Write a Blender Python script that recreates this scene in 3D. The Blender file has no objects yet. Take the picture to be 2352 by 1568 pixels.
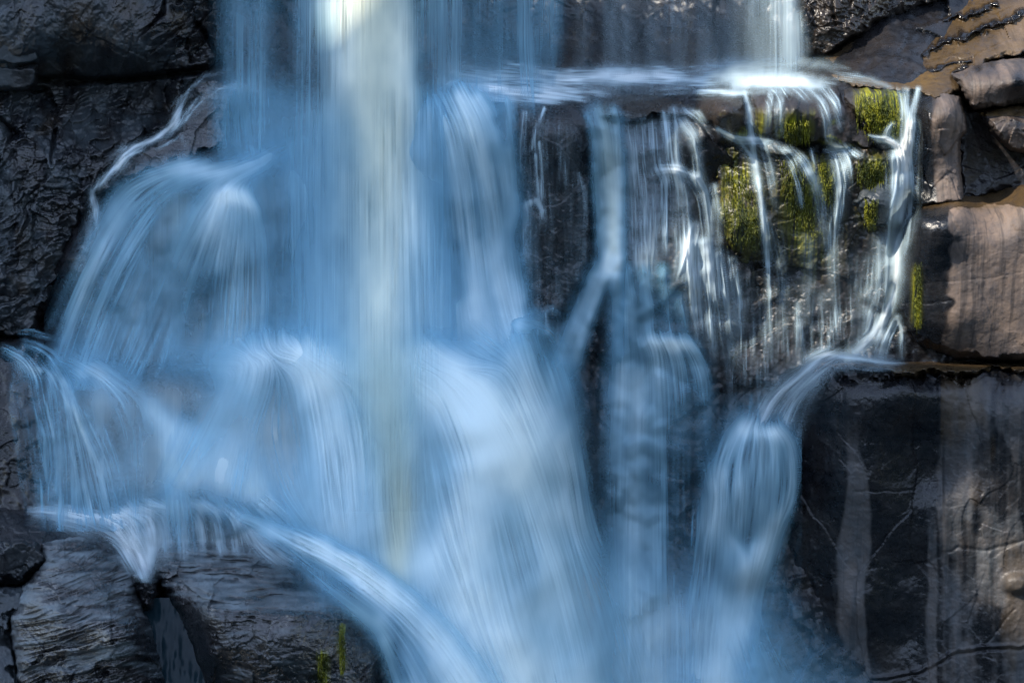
import bpy, math
import numpy as np
from mathutils import Vector

# ------------------------------------------------------------------ camera
SC = bpy.context.scene
R = math.radians
PITCH = R(12.0)
DIST = 25.0
cam_d = bpy.data.cameras.new("camera")
cam = bpy.data.objects.new("camera", cam_d)
SC.collection.objects.link(cam)
cam_d.sensor_width = 36.0
cam_d.lens = 36.0 * DIST / 11.76
cam_d.clip_start = 0.1
cam_d.clip_end = 2000
CP = np.array([0.0, -DIST * math.cos(PITCH), DIST * math.sin(PITCH)])
cam.location = CP
cam.rotation_euler = (R(90) - PITCH, 0, 0)
SC.camera = cam

# ------------------------------------------------------------------ light
SUN_FROM = Vector((-0.62, -0.40, 0.68)).normalized()     # towards the sun
sun_d = bpy.data.lights.new("sun", 'SUN')
sun_d.energy = 2.7
sun_d.angle = R(0.6)
sun_d.color = (1.0, 0.90, 0.76)
sun = bpy.data.objects.new("sun", sun_d)
SC.collection.objects.link(sun)
sun.rotation_euler = SUN_FROM.to_track_quat('Z', 'Y').to_euler()
sun.location = SUN_FROM * 60

W = bpy.data.worlds.new("World")
SC.world = W
W.use_nodes = True
nt = W.node_tree
bg = nt.nodes["Background"]
sky = nt.nodes.new("ShaderNodeTexSky")
sky.sky_type = 'NISHITA'
sky.sun_disc = False
sky.sun_elevation = math.asin(SUN_FROM.z)
sky.sun_rotation = math.atan2(SUN_FROM.x, SUN_FROM.y)
sky.air_density = 1.15
sky.dust_density = 0.0
sky.ozone_density = 4.5
hs_ = nt.nodes.new("ShaderNodeHueSaturation")
hs_.inputs["Saturation"].default_value = 0.66
nt.links.new(sky.outputs[0], hs_.inputs["Color"])
nt.links.new(hs_.outputs[0], bg.inputs[0])
bg.inputs[1].default_value = 0.15
SC.view_settings.view_transform = 'Standard'
SC.view_settings.look = 'None'
SC.view_settings.exposure = 1.85
SC.view_settings.gamma = 1.0
SC.cycles.transparent_max_bounces = 20
SC.cycles.max_bounces = 6
SC.cycles.diffuse_bounces = 3
SC.cycles.glossy_bounces = 2

# ------------------------------------------------------------------ numeric helpers
# plan coordinates (u, v): a front elevation of the cliff, 200 units to the metre,
# depth y in metres (positive = further into the cliff)
def world(u, v, y):
    dx = (u - 1176.0) / 200.0
    dz = (784.0 - v) / 200.0
    cs, sn = math.cos(PITCH), math.sin(PITCH)
    ry = cs * DIST + sn * dz
    rz = -sn * DIST + cs * dz
    t = (y - CP[1]) / ry
    return dx * t, y, CP[2] + rz * t

def hsh(ix, iy, seed):
    n = (ix.astype(np.int64) * 374761393 + iy.astype(np.int64) * 668265263 + seed * 144269504) & 0xffffffff
    n = ((n ^ (n >> 13)) * 1274126177) & 0xffffffff
    n = ((n ^ (n >> 15)) * 2246822519) & 0xffffffff
    return ((n ^ (n >> 16)) & 0xffffff) / float(0xffffff)

def vnoise(x, y, seed=0):
    ix = np.floor(x); iy = np.floor(y)
    fx = x - ix; fy = y - iy
    fx = fx * fx * (3 - 2 * fx); fy = fy * fy * (3 - 2 * fy)
    a = hsh(ix, iy, seed); b = hsh(ix + 1, iy, seed)
    c = hsh(ix, iy + 1, seed); d = hsh(ix + 1, iy + 1, seed)
    return (a + (b - a) * fx) * (1 - fy) + (c + (d - c) * fx) * fy - 0.5

def fbm(x, y, seed=0, oct=4, g=0.5):
    s = 0; a = 1.0
    for k in range(oct):
        s = s + a * vnoise(x * 2 ** k + 17.3 * k, y * 2 ** k - 9.1 * k, seed + k * 31)
        a *= g
    return s

def facets(x, y, seed, slope=0.5, step=0.25):
    """fractured rock: every cell of a jittered grid is a small tilted plane"""
    ix = np.floor(x); iy = np.floor(y)
    best = np.full(x.shape, 1e9); second = np.full(x.shape, 1e9); out = np.zeros(x.shape)
    for dx in (-1, 0, 1):
        for dy in (-1, 0, 1):
            cx = ix + dx; cy = iy + dy
            px = cx + hsh(cx, cy, seed); py = cy + hsh(cx, cy, seed + 1)
            d = (x - px) ** 2 + (y - py) ** 2
            h = (hsh(cx, cy, seed + 2) - 0.5) * step * 2 \
                + (x - px) * (hsh(cx, cy, seed + 3) - 0.5) * slope * 2 \
                + (y - py) * (hsh(cx, cy, seed + 4) - 0.5) * slope * 2
            m = d < best
            second = np.where(m, best, np.minimum(second, d))
            out = np.where(m, h, out)
            best = np.where(m, d, best)
    edge = np.sqrt(second) - np.sqrt(best)
    return out, edge

def rbf(pts, c=60.0):
    P = np.array([(p[0], p[1]) for p in pts], float)
    f = np.array([p[2] for p in pts], float)
    n = len(P)
    d = np.sqrt(((P[:, None] - P[None]) ** 2).sum(-1) + c * c)
    A = np.zeros((n + 3, n + 3))
    A[:n, :n] = -d; A[:n, n] = 1; A[:n, n + 1:] = P / 1000.0
    A[n, :n] = 1; A[n + 1:, :n] = (P / 1000.0).T
    w = np.linalg.solve(A, np.concatenate([f, [0, 0, 0]]))
    def fn(u, v):
        s = w[n] + w[n + 1] * u / 1000 + w[n + 2] * v / 1000
        for k in range(n):
            s = s - w[k] * np.sqrt((u - P[k, 0]) ** 2 + (v - P[k, 1]) ** 2 + c * c)
        return s
    return fn

def segdist(u, v, ax, ay, bx, by):
    vx, vy = bx - ax, by - ay
    L = vx * vx + vy * vy + 1e-9
    t = np.clip(((u - ax) * vx + (v - ay) * vy) / L, 0, 1)
    return np.hypot(u - ax - t * vx, v - ay - t * vy), t

def polysd(u, v, poly):
    """signed distance, positive inside"""
    d = np.full(u.shape, 1e9); inside = np.zeros(u.shape, bool)
    n = len(poly)
    for i in range(n):
        ax, ay = poly[i]; bx, by = poly[(i + 1) % n]
        dd, _ = segdist(u, v, ax, ay, bx, by)
        d = np.minimum(d, dd)
        if ay != by:
            c = ((ay > v) != (by > v)) & (u < (bx - ax) * (v - ay) / (by - ay) + ax)
            inside ^= c
    return np.where(inside, d, -d)

def blur(a, r, it=2):
    r = int(r)
    if r < 1: return a
    for _ in range(it):
        for ax in (0, 1):
            p = np.pad(a, [(r + 1, r) if k == ax else (0, 0) for k in (0, 1)], mode='edge')
            c = np.cumsum(p, axis=ax)
            if ax == 0: a = (c[2 * r + 1:] - c[:-2 * r - 1]) / (2 * r + 1)
            else: a = (c[:, 2 * r + 1:] - c[:, :-2 * r - 1]) / (2 * r + 1)
    return a

def sstep(a, b, x):
    t = np.clip((x - a) / (b - a), 0, 1)
    return t * t * (3 - 2 * t)

# ------------------------------------------------------------------ the global elevation raster
S = 2.0
U0, U1, V0, V1 = -350.0, 2700.0, -350.0, 1900.0
GU = np.arange(U0, U1 + S, S); GV = np.arange(V0, V1 + S, S)
UU, VV = np.meshgrid(GU, GV)
DM = np.full(UU.shape, 50.0)

def sub(u0, u1, v0, v1):
    i0 = max(0, int((u0 - U0) / S)); i1 = min(len(GU), int((u1 - U0) / S) + 2)
    j0 = max(0, int((v0 - V0) / S)); j1 = min(len(GV), int((v1 - V0) / S) + 2)
    return slice(j0, j1), slice(i0, i1)

def grid_mesh(name, u, v, y, keep, attrs, mat, back=None):
    x, yy, z = world(u, v, y)
    co = np.stack([x, yy, z], -1)
    H, Wd = u.shape
    fk = keep[:-1, :-1] & keep[1:, :-1] & keep[:-1, 1:] & keep[1:, 1:]
    used = np.zeros(u.shape, bool)
    used[:-1, :-1] |= fk; used[1:, :-1] |= fk; used[:-1, 1:] |= fk; used[1:, 1:] |= fk
    idx = np.full(u.shape, -1, np.int64)
    n = int(used.sum()); idx[used] = np.arange(n)
    a = idx[:-1, :-1][fk]; b = idx[1:, :-1][fk]; c = idx[1:, 1:][fk]; d = idx[:-1, 1:][fk]
    F = np.stack([a, b, c, d], -1)
    me = bpy.data.meshes.new(name)
    me.vertices.add(n); me.vertices.foreach_set("co", co[used].astype(np.float32).ravel())
    nf = len(F)
    me.loops.add(nf * 4); me.loops.foreach_set("vertex_index", F.astype(np.int32).ravel())
    me.polygons.add(nf)
    me.polygons.foreach_set("loop_start", np.arange(0, nf * 4, 4, dtype=np.int32))
    me.polygons.foreach_set("loop_total", np.full(nf, 4, np.int32))
    me.polygons.foreach_set("use_smooth", np.ones(nf, bool))
    me.update(calc_edges=True)
    for k, arr in attrs.items():
        at = me.attributes.new(k, 'FLOAT', 'POINT')
        at.data.foreach_set("value", arr[used].astype(np.float32))
    me.materials.append(mat)
    o = bpy.data.objects.new(name, me)
    SC.collection.objects.link(o)
    return o

def tag(o, label, cat=None, group=None, kind=None):
    if label: o["label"] = label
    if cat: o["category"] = cat
    if group: o["group"] = group
    if kind: o["kind"] = kind
    return o

# ------------------------------------------------------------------ materials
def new_mat(name):
    m = bpy.data.materials.new(name); m.use_nodes = True
    t = m.node_tree; t.nodes.clear()
    out = t.nodes.new("ShaderNodeOutputMaterial")
    return m, t, out

class NB:
    def __init__(s, t): s.t = t
    def n(s, typ, **k):
        x = s.t.nodes.new(typ)
        for a, b in k.items(): setattr(x, a, b)
        return x
    def lk(s, a, b): s.t.links.new(a, b)
    def val(s, sock, v):
        if hasattr(v, 'links') or hasattr(v, 'is_output'): s.lk(v, sock)
        else: sock.default_value = v
    def attr(s, name):
        return s.n("ShaderNodeAttribute", attribute_name=name).outputs["Fac"]
    def math(s, op, a, b=0.0, c=None, clamp=False):
        x = s.n("ShaderNodeMath", operation=op, use_clamp=clamp)
        s.val(x.inputs[0], a); s.val(x.inputs[1], b)
        if c is not None: s.val(x.inputs[2], c)
        return x.outputs[0]
    def mix(s, f, a, b):
        x = s.n("ShaderNodeMix", data_type='RGBA')
        s.val(x.inputs[0], f); s.val(x.inputs[6], a); s.val(x.inputs[7], b)
        return x.outputs[2]
    def noise(s, vec, scale, detail=4, rough=0.55, dist=0.0):
        x = s.n("ShaderNodeTexNoise"); s.lk(vec, x.inputs["Vector"])
        x.inputs["Scale"].default_value = scale; x.inputs["Detail"].default_value = detail
        x.inputs["Roughness"].default_value = rough; x.inputs["Distortion"].default_value = dist
        return x.outputs["Fac"]
    def ramp(s, f, a, b, lo=0.0, hi=1.0):
        x = s.n("ShaderNodeMapRange"); x.interpolation_type = 'SMOOTHSTEP'
        s.val(x.inputs[0], f)
        x.inputs[1].default_value = a; x.inputs[2].default_value = b
        x.inputs[3].default_value = lo; x.inputs[4].default_value = hi
        return x.outputs[0]
    def mapping(s, vec, sc, rot=(0, 0, 0)):
        x = s.n("ShaderNodeMapping"); s.lk(vec, x.inputs[0])
        x.inputs["Scale"].default_value = sc; x.inputs["Rotation"].default_value = rot
        return x.outputs[0]

def rock_material():
    m, t, out = new_mat("rock")
    b = NB(t)
    co = b.n("ShaderNodeTexCoord").outputs["Object"]
    wet = b.attr("wet"); tone = b.attr("tone"); moss = b.attr("moss"); sky_sheen = b.attr("sky_sheen"); strat = b.attr("strat"); crag = b.attr("crag")
    n1 = b.noise(co, 2.2, 6, 0.6); n2 = b.noise(co, 9, 6, 0.65); n3 = b.noise(co, 40, 4, 0.6)
    vs = b.noise(b.mapping(co, (9, 0.6, 0.55)), 1.6, 5, 0.6)           # vertical run-off streaks
    vs2 = b.noise(b.mapping(co, (26, 1.2, 1.0)), 1.3, 4, 0.6)
    hs = b.noise(b.mapping(co, (1.0, 1.0, 7)), 2.0, 6, 0.65, 0.6)      # bedding
    # dry rock: grey to tan
    dry = b.mix(b.ramp(n1, 0.35, 0.65), (0.085, 0.068, 0.060, 1), (0.150, 0.108, 0.082, 1))
    dry = b.mix(b.ramp(n2, 0.45, 0.7, 0, 0.55), dry, (0.06, 0.054, 0.055, 1))
    streak = b.ramp(vs, 0.48, 0.64, 0, 0.65)
    dry = b.mix(streak, dry, (0.028, 0.024, 0.023, 1))
    dry = b.mix(b.ramp(vs2, 0.52, 0.7, 0, 0.25), dry, (0.16, 0.132, 0.118, 1))
    dry = b.mix(sky_sheen, dry, b.mix(n2, (0.042, 0.062, 0.075, 1), (0.115, 0.16, 0.185, 1)))  # blue sky reflection put into the dry rock colour
    # wet rock: near black to brown
    wetc = b.mix(b.ramp(n1, 0.4, 0.65), (0.0045, 0.0055, 0.0075, 1), (0.012, 0.011, 0.0115, 1))
    wetc = b.mix(b.ramp(n2, 0.5, 0.75, 0, 0.6), wetc, (0.020, 0.021, 0.024, 1))
    col = b.mix(wet, dry, wetc)  # on the two layered boulders wet also carries painted light and shade
    # ochre stain
    col = b.mix(b.math('MULTIPLY', tone, b.ramp(n2, 0.3, 0.6, 0.45, 1.0)), col, (0.085, 0.050, 0.014, 1))
    mossc = b.mix(b.ramp(vs2, 0.40, 0.62), (0.028, 0.042, 0.004, 1), (0.24, 0.235, 0.008, 1))
    mossm = b.math('MULTIPLY', moss, b.ramp(b.math('ADD', vs2, b.math('MULTIPLY', n2, 0.5)), 0.50, 0.78), clamp=True)
    col = b.mix(mossm, col, mossc)
    p = b.n("ShaderNodeBsdfPrincipled")
    b.lk(col, p.inputs["Base Color"]); b.lk(b.math("ADD", 0.35, b.math("MULTIPLY", strat, 1.1)), p.inputs["Specular IOR Level"])
    rgh = b.ramp(b.math('ADD', b.math('MULTIPLY', n2, 0.5), b.math('MULTIPLY', n3, 0.5)), 0.35, 0.65, 0.20, 0.45)
    rr = b.n("ShaderNodeMix", data_type='FLOAT')
    b.lk(wet, rr.inputs[0]); rr.inputs[2].default_value = 0.8; b.lk(b.math('MULTIPLY', rgh, b.math('SUBTRACT', 1.0, b.math('MULTIPLY', crag, 0.55), clamp=True)), rr.inputs[3])
    b.lk(rr.outputs[0], p.inputs["Roughness"])
    # bump
    rg = b.n("ShaderNodeTexNoise"); rg.noise_type = 'RIDGED_MULTIFRACTAL'
    b.lk(b.mapping(co, (1.0, 1.0, 1.7), (0.3, R(24), 0)), rg.inputs["Vector"])
    rg.inputs["Scale"].default_value = 2.6; rg.inputs["Detail"].default_value = 7; rg.inputs["Distortion"].default_value = 0.4
    vf = b.n("ShaderNodeTexVoronoi", feature='SMOOTH_F1')
    b.lk(b.mapping(co, (1.0, 1.0, 1.5), (0, R(30), 0)), vf.inputs["Vector"]); vf.inputs["Scale"].default_value = 9
    vf.inputs["Smoothness"].default_value = 0.15
    h = b.math('ADD', b.math('MULTIPLY', n2, 0.24), b.math('MULTIPLY', n3, 0.06))
    h = b.math('ADD', h, b.math('MULTIPLY', rg.outputs["Fac"], b.math('MULTIPLY', crag, -0.16)))
    h = b.math('ADD', h, b.math('MULTIPLY', vf.outputs["Distance"], b.math('MULTIPLY', crag, 0.9)))
    h = b.math('ADD', h, b.math('MULTIPLY', b.math('MULTIPLY', hs, strat), 1.2))
    bp = b.n("ShaderNodeBump"); bp.inputs["Strength"].default_value = 0.8; bp.inputs["Distance"].default_value = 0.055
    b.lk(h, bp.inputs["Height"]); b.lk(bp.outputs[0], p.inputs["Normal"])
    b.lk(p.outputs[0], out.inputs[0])
    return m

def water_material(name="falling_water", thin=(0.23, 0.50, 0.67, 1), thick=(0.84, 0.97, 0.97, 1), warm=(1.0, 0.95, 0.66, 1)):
    m, t, out = new_mat(name)
    b = NB(t)
    a = b.attr("alpha"); tn = b.attr("tint"); fo = b.attr("foam")
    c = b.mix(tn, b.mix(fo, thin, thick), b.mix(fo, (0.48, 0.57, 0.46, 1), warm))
    d = b.n("ShaderNodeBsdfDiffuse"); b.lk(c, d.inputs[0])
    tr = b.n("ShaderNodeBsdfTranslucent"); b.lk(c, tr.inputs[0])
    mx = b.n("ShaderNodeMixShader"); mx.inputs[0].default_value = 0.35
    b.lk(d.outputs[0], mx.inputs[1]); b.lk(tr.outputs[0], mx.inputs[2])
    tp = b.n("ShaderNodeBsdfTransparent")
    m2 = b.n("ShaderNodeMixShader"); b.lk(a, m2.inputs[0])
    b.lk(tp.outputs[0], m2.inputs[1]); b.lk(mx.outputs[0], m2.inputs[2])
    b.lk(m2.outputs[0], out.inputs[0])
    return m

def pool_material():
    m, t, out = new_mat("still_water")
    b = NB(t)
    co = b.n("ShaderNodeTexCoord").outputs["Object"]
    p = b.n("ShaderNodeBsdfPrincipled")
    p.inputs["Base Color"].default_value = (0.008, 0.02, 0.027, 1)
    p.inputs["Roughness"].default_value = 0.2; p.inputs["Specular IOR Level"].default_value = 0.15
    bp = b.n("ShaderNodeBump"); bp.inputs["Strength"].default_value = 0.12; bp.inputs["Distance"].default_value = 0.03
    b.lk(b.noise(co, 6, 4), bp.inputs["Height"]); b.lk(bp.outputs[0], p.inputs["Normal"])
    b.lk(p.outputs[0], out.inputs[0])
    return m

ROCK = rock_material()
WATER = water_material()
CLEAR = water_material('thin_trickling_water', thin=(0.50, 0.66, 0.74, 1), thick=(0.90, 0.95, 0.95, 1))
POOL = pool_material()

# ------------------------------------------------------------------ rocks
def noise_mask(u, v, sc, seed, a, b, ax=1.0, ay=1.0):
    return sstep(a, b, fbm(u / sc * ax, v / sc * ay, seed, 4))

def rock(name, poly, ctrl, edge=14, rdepth=0.25, fac=(1.6, 0.07, 0.05), rough=0.03, seed=1,
         wet=1.0, tone=0.0, moss=0.0, strat=0.0, crag=0.12, groove=0.05, sky_sheen=0.0, soft=False, label=None, cat="rock", group=None, kind=None,
         step=1, ragged=6, slope=0.07, out=14, extra=None, rot=0.0, aspect=1.0, c=60.0):
    us = [p[0] for p in poly]; vs = [p[1] for p in poly]
    sl = sub(min(us) - 40, max(us) + 40, min(vs) - 40, max(vs) + 40)
    u = UU[sl][::step, ::step]; v = VV[sl][::step, ::step]
    sd = polysd(u, v, poly) + ragged * fbm(u / 35, v / 35, seed + 90, 4) * 2 + 3.0 * fbm(u / 8, v / 8, seed + 91, 2)
    y = rbf(ctrl, c)(u, v) if len(ctrl) > 3 else np.full(u.shape, float(ctrl[0][2]))
    r = np.clip(sd / edge, 0, 1)
    if soft: y = y + rdepth * (1 - np.sqrt(np.clip(1 - (1 - r) ** 2, 0, 1)))
    else:
        r = np.clip(sd / (edge * (0.35 + 1.3 * sstep(-0.3, 0.3, fbm(u / 22, v / 22, seed + 44, 3)))), 0, 1)
        y = y + rdepth * (1 - r)
    y = y + np.where(sd < 0, -sd * slope, 0)
    # fracture planes at two scales, rotated to the joint direction
    wu = u + 60 * fbm(u / 180, v / 180, seed + 7, 3); wv = v + 60 * fbm(u / 180 + 9, v / 180, seed + 8, 3)
    ca, sa = math.cos(rot), math.sin(rot)
    xu = (wu * ca + wv * sa) / 200.0; xv = (-wu * sa + wv * ca) / 200.0 * aspect
    f1, e1 = facets(xu * fac[0], xv * fac[0], seed, 0.5, 0.6)
    f2, e2 = facets(xu * fac[0] * 3.1 + 5, xv * fac[0] * 3.1, seed + 20, 0.5, 0.5)
    f3, e3 = facets(xu * fac[0] * 8.3 + 2, xv * fac[0] * 8.3 * 1.3, seed + 40, 0.6, 0.35)
    big = 0.25 + 1.1 * sstep(-0.2, 0.25, fbm(u / 160, v / 160, seed + 61, 3))
    y = y + f1 * fac[1] + f2 * fac[2] * 0.8 * big + f3 * fac[2] * 0.35 * big
    y = y + groove * fac[1] * np.exp(-(e1 / 0.03) ** 2) * sstep(-0.05, 0.15, fbm(u / 110, v / 110, seed + 62, 2))
    y = y + rough * fbm(u / 40, v / 40, seed + 3, 5, 0.6)
    if extra: y = y + extra(u, v, sd)
    keep = sd > -out
    def A(q): return np.clip(q(u, v) if callable(q) else np.full(u.shape, float(q)), 0, 1)
    o = grid_mesh(name, u, v, y, keep, dict(wet=A(wet), tone=A(tone), moss=A(moss), strat=A(strat), crag=A(crag), sky_sheen=A(sky_sheen)), ROCK)
    tag(o, label, cat if kind is None else None, group, kind)
    yy = np.where(sd > 0, y, 50.0)
    if step == 1: DM[sl] = np.minimum(DM[sl], yy)
    else:
        full = np.kron(yy, np.ones((step, step)))[:DM[sl].shape[0], :DM[sl].shape[1]]
        DM[sl] = np.minimum(DM[sl], full)
    return o

# bedrock: upper wall, shelf, stepped face, the hidden buttress under the main fall
BED = [(-350, -350, 2.4), (-350, 400, 1.6), (-350, 800, 0.6), (-350, 1200, -1.0), (-350, 1900, -2.6),
       (200, -300, 2.6), (200, 100, 2.2), (100, 500, 1.4), (60, 760, 0.9), (60, 840, -0.4),
       (480, -300, 2.8), (480, 100, 2.4), (420, 330, 1.2), (330, 420, 0.8),
       (640, -300, 2.9), (900, -300, 2.9), (1200, -300, 3.0), (1500, -300, 3.0), (1800, -300, 3.2), (2300, -350, 4.5),
       (640, 150, 2.2), (900, 150, 2.3), (1200, 130, 2.4), (1500, 130, 2.5), (1800, 120, 2.6),
       (560, 205, 1.6), (560, 300, 1.2), (430, 385, 0.3), (560, 440, 0.1), (700, 300, 1.1), (850, 300, 1.0),
       (1000, 230, 0.9), (1150, 240, 0.45), (1350, 255, 0.35), (1600, 255, 0.35), (1750, 225, 0.4), (1930, 215, 0.45), (2100, 220, 0.5),
       (1050, 400, 0.3), (1250, 400, 0.45), (1400, 400, 0.35), (1560, 400, 0.15), (1700, 420, 0.35), (1900, 400, 0.30), (2080, 420, 0.35),
       (1250, 700, 0.35), (1400, 620, 0.05), (1600, 600, -0.05), (1750, 650, 0.3), (1950, 600, 0.3), (2080, 650, 0.4),
       (1220, 730, -0.3), (1330, 860, 0.05), (1550, 790, -0.2), (1700, 850, 0.2), (1900, 790, 0.25), (2060, 800, 0.2),
       (180, 600, 0.4), (150, 800, 0.0), (420, 600, -0.1), (580, 600, -0.2), (420, 770, -0.2), (600, 780, -0.5),
       (800, 600, 0.4), (800, 820, -0.9), (1000, 620, 0.2), (1000, 830, -1.1), (1150, 700, -0.1),
       (500, 860, -0.8), (300, 900, -0.8), (650, 1000, -1.1), (850, 1050, -1.6), (1100, 1000, -1.7), (1300, 1000, -0.8), (1370, 1000, -0.3),
       (250, 1100, -1.4), (450, 1150, -1.9), (700, 1230, -2.2), (900, 1350, -2.6), (1100, 1300, -2.3), (1300, 1300, -1.4), (1400, 1200, -0.4),
       (1550, 1000, -0.3), (1550, 1300, -0.5), (1700, 1000, 0.0), (1700, 1300, -0.6), (1850, 1000, 0.1), (1850, 1300, -0.2),
       (1100, 1568, -3.0), (1300, 1568, -2.3), (1500, 1568, -1.3), (1700, 1568, -1.2), (1900, 1568, -0.6),
       (1100, 1900, -3.6), (1500, 1900, -2.2), (2000, 1900, -1.3), (500, 1900, -3.2), (0, 1900, -2.8),
       (2250, 100, 2.2), (2650, 0, 3.0), (2650, 500, 1.0), (2300, 600, 0.8), (2300, 1000, 0.3), (2650, 1500, 0.2)]
rock("cliff", [(-345, -345), (2695, -345), (2695, 1895), (-345, 1895)], BED, edge=10, rdepth=0, ragged=0, step=2,
     fac=(1.3, 0.10, 0.06), rough=0.07, seed=3, wet=0.97, kind="structure",
     label="dark wet bedrock of the gorge behind and under the falling water")

# --- left wall
def left_extra(u, v, sd):
    wu = u + 50 * fbm(u / 90, v / 90, 301, 3); wv = v + 40 * fbm(u / 90, v / 90, 302, 3)
    a, ea = facets((wu + .4 * wv) / 34, (wv - .4 * wu) / 80, 303, 1.3, 0.12)
    b_, eb = facets((wu - .3 * wv) / 40, (wv + .3 * wu) / 14, 305, 1.2, 0.1)
    c_, ec = facets(wu / 150, wv / 260, 307, 0.5, 0.5)
    m = 0.25 + 0.75 * np.maximum(sstep(150, 190, v + 20 * fbm(u / 60, v / 60, 5, 2)), sstep(300, 380, u + 30 * fbm(u / 60, v / 60, 5, 2)))
    crk = np.exp(-(ec / 0.05) ** 2) * sstep(0.0, 0.15, fbm(u / 90, v / 90, 311, 2))
    ledge = 0.35 * np.exp(-((v - 172 - 14 * np.sin(u / 120)) / 8.0) ** 2) * (u > 60)
    return (0.10 * a + 0.045 * b_) * m + 0.10 * c_ + 0.18 * crk * m + ledge
def left_wet(u, v): return 0.82 + 0.5 * fbm(u / 40, v / 60, 5, 3) + 0.3 * sstep(200, 500, u)
rock("fractured_rock", [(-340, -340), (500, -340), (515, 120), (480, 170), (455, 190), (400, 260), (385, 300), (290, 345), (225, 425), (185, 520), (150, 600),
                   (80, 770), (-340, 790)],
     [(-340, -340, 2.3), (90, -340, 2.2), (520, -340, 2.3), (90, 145, 1.35), (300, 145, 1.4), (480, 150, 1.7), (300, 170, 1.75), (100, 165, 1.6), (450, 200, 1.6),
      (-340, 300, 1.2), (100, 330, 1.1), (300, 330, 1.2), (200, 480, 0.8), (40, 480, 0.75), (-340, 780, 0.2), (60, 770, 0.4), (170, 560, 0.7)],
     edge=12, rdepth=0.25, fac=(2.6, 0.05, 0.03), rough=0.05, seed=11, sky_sheen=0.8, wet=left_wet, tone=lambda u, v: 0.15 * noise_mask(u, v, 60, 6, 0.15, 0.4),
     rot=0.35, aspect=0.7, strat=0.1, crag=0.04, extra=left_extra,
     label="fractured dark blue-grey rock wall on the left beside the main fall", cat="rock wall")
rock("stone_slab", [(-340, -340), (86, -340), (92, 60), (88, 145), (-340, 150)], [(0, 0, 1.05)], edge=6, rdepth=0.08, fac=(0.6, 0.02, 0.012), rough=0.012,
     seed=21, sky_sheen=0.8, wet=lambda u, v: 0.72 + 0.3 * fbm(u / 50, v / 80, 3, 3), ragged=2,
     label="smooth grey slab at the top left corner of the rock wall")
rock("stone_slab", [(-340, 152), (84, 150), (78, 190), (62, 205), (-340, 215)], [(0, 0, 1.12)], edge=6, rdepth=0.08, fac=(0.8, 0.02, 0.012), rough=0.012,
     seed=22, sky_sheen=0.8, wet=lambda u, v: 0.85 + 0.3 * fbm(u / 50, v / 80, 4, 3), ragged=2,
     label="thin grey slab directly under the smooth corner slab on the left")
rock("rock_ledge", [(455, 175), (520, 168), (560, 205), (520, 330), (430, 380), (320, 410), (215, 450), (205, 520), (215, 440), (280, 350), (390, 300), (410, 250)],
     [(455, 175, 1.3), (540, 200, 1.0), (500, 330, 0.8), (300, 360, 0.75), (215, 500, 0.6), (400, 300, 0.9), (320, 410, 0.5)], edge=18, rdepth=0.25,
     fac=(2.4, 0.05, 0.05), rough=0.03, seed=31, wet=1.0, strat=0.5, label="wet dark sloping ledge that the thin left rivulet runs along")
rock("boulder", [(-20, 800), (60, 775), (150, 830), (215, 870), (255, 1000), (270, 1170), (150, 1175), (-60, 1180), (-340, 1180), (-340, 820)],
     [(-340, 820, -0.4), (0, 805, -0.5), (120, 850, -0.75), (200, 880, -0.8), (240, 1000, -1.15), (120, 1000, -1.2), (0, 1000, -1.1), (-340, 1160, -1.2), (0, 1160, -1.4), (250, 1165, -1.5)],
     edge=26, rdepth=0.45, fac=(1.2, 0.08, 0.03), rough=0.03, seed=41, wet=1.0, label="dark rock step at the left edge under the small lower cascade")

# --- middle shelf rocks
rock("rock_column", [(1185, 243), (1250, 237), (1352, 248), (1362, 330), (1368, 470), (1352, 600), (1310, 690), (1280, 735), (1215, 735), (1195, 600), (1200, 430), (1190, 300)],
     [(1185, 243, 0.55), (1270, 236, 0.6), (1350, 250, 0.55), (1270, 275, 0.05), (1360, 330, 0.2), (1200, 330, 0.2), (1280, 500, 0.0), (1200, 600, 0.05), (1350, 600, 0.1), (1250, 730, 0.0)],
     edge=12, rdepth=0.2, fac=(1.4, 0.05, 0.04), rough=0.03, seed=51, wet=1.0, label="black rock column left of the narrow pale cascade with thin strands on it")
rock("rock", [(1352, 225), (1450, 215), (1600, 235), (1610, 268), (1530, 262), (1440, 275), (1360, 262)],
     [(1352, 225, 0.9), (1450, 215, 1.0), (1600, 230, 0.8), (1600, 262, 0.3), (1440, 272, 0.2), (1360, 262, 0.3)],
     edge=6, rdepth=0.1, fac=(2.4, 0.05, 0.04), rough=0.03, seed=53, wet=1.0, tone=0.15, label="low dark brown rocks on the shelf lip behind the narrow pale cascade")
rock("rock", [(1602, 228), (1612, 214), (1660, 212), (1708, 215), (1722, 300), (1728, 318), (1690, 322), (1645, 300), (1610, 285), (1595, 262)],
     [(1602, 228, 0.45), (1660, 211, 0.6), (1708, 215, 0.5), (1660, 226, 0.1), (1720, 300, 0.05), (1620, 280, 0.1), (1690, 320, 0.0)],
     edge=9, rdepth=0.15, fac=(1.6, 0.04, 0.03), rough=0.02, seed=55, wet=0.92, moss=lambda u, v: 0.9 * sstep(255, 300, v) * noise_mask(u, v, 40, 4, -0.1, 0.2), tone=0.12,
     label="squat block on the shelf lip just left of the long thin white trickle")
def mossR4(u, v):
    return np.maximum(1.3 * np.exp(-(((u - 1826) / 36) ** 2 + ((v - 300) / 32) ** 2) ** 1.5), 0.55 * noise_mask(u, v, 50, 8, 0.05, 0.3) * sstep(240, 290, v))
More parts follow.
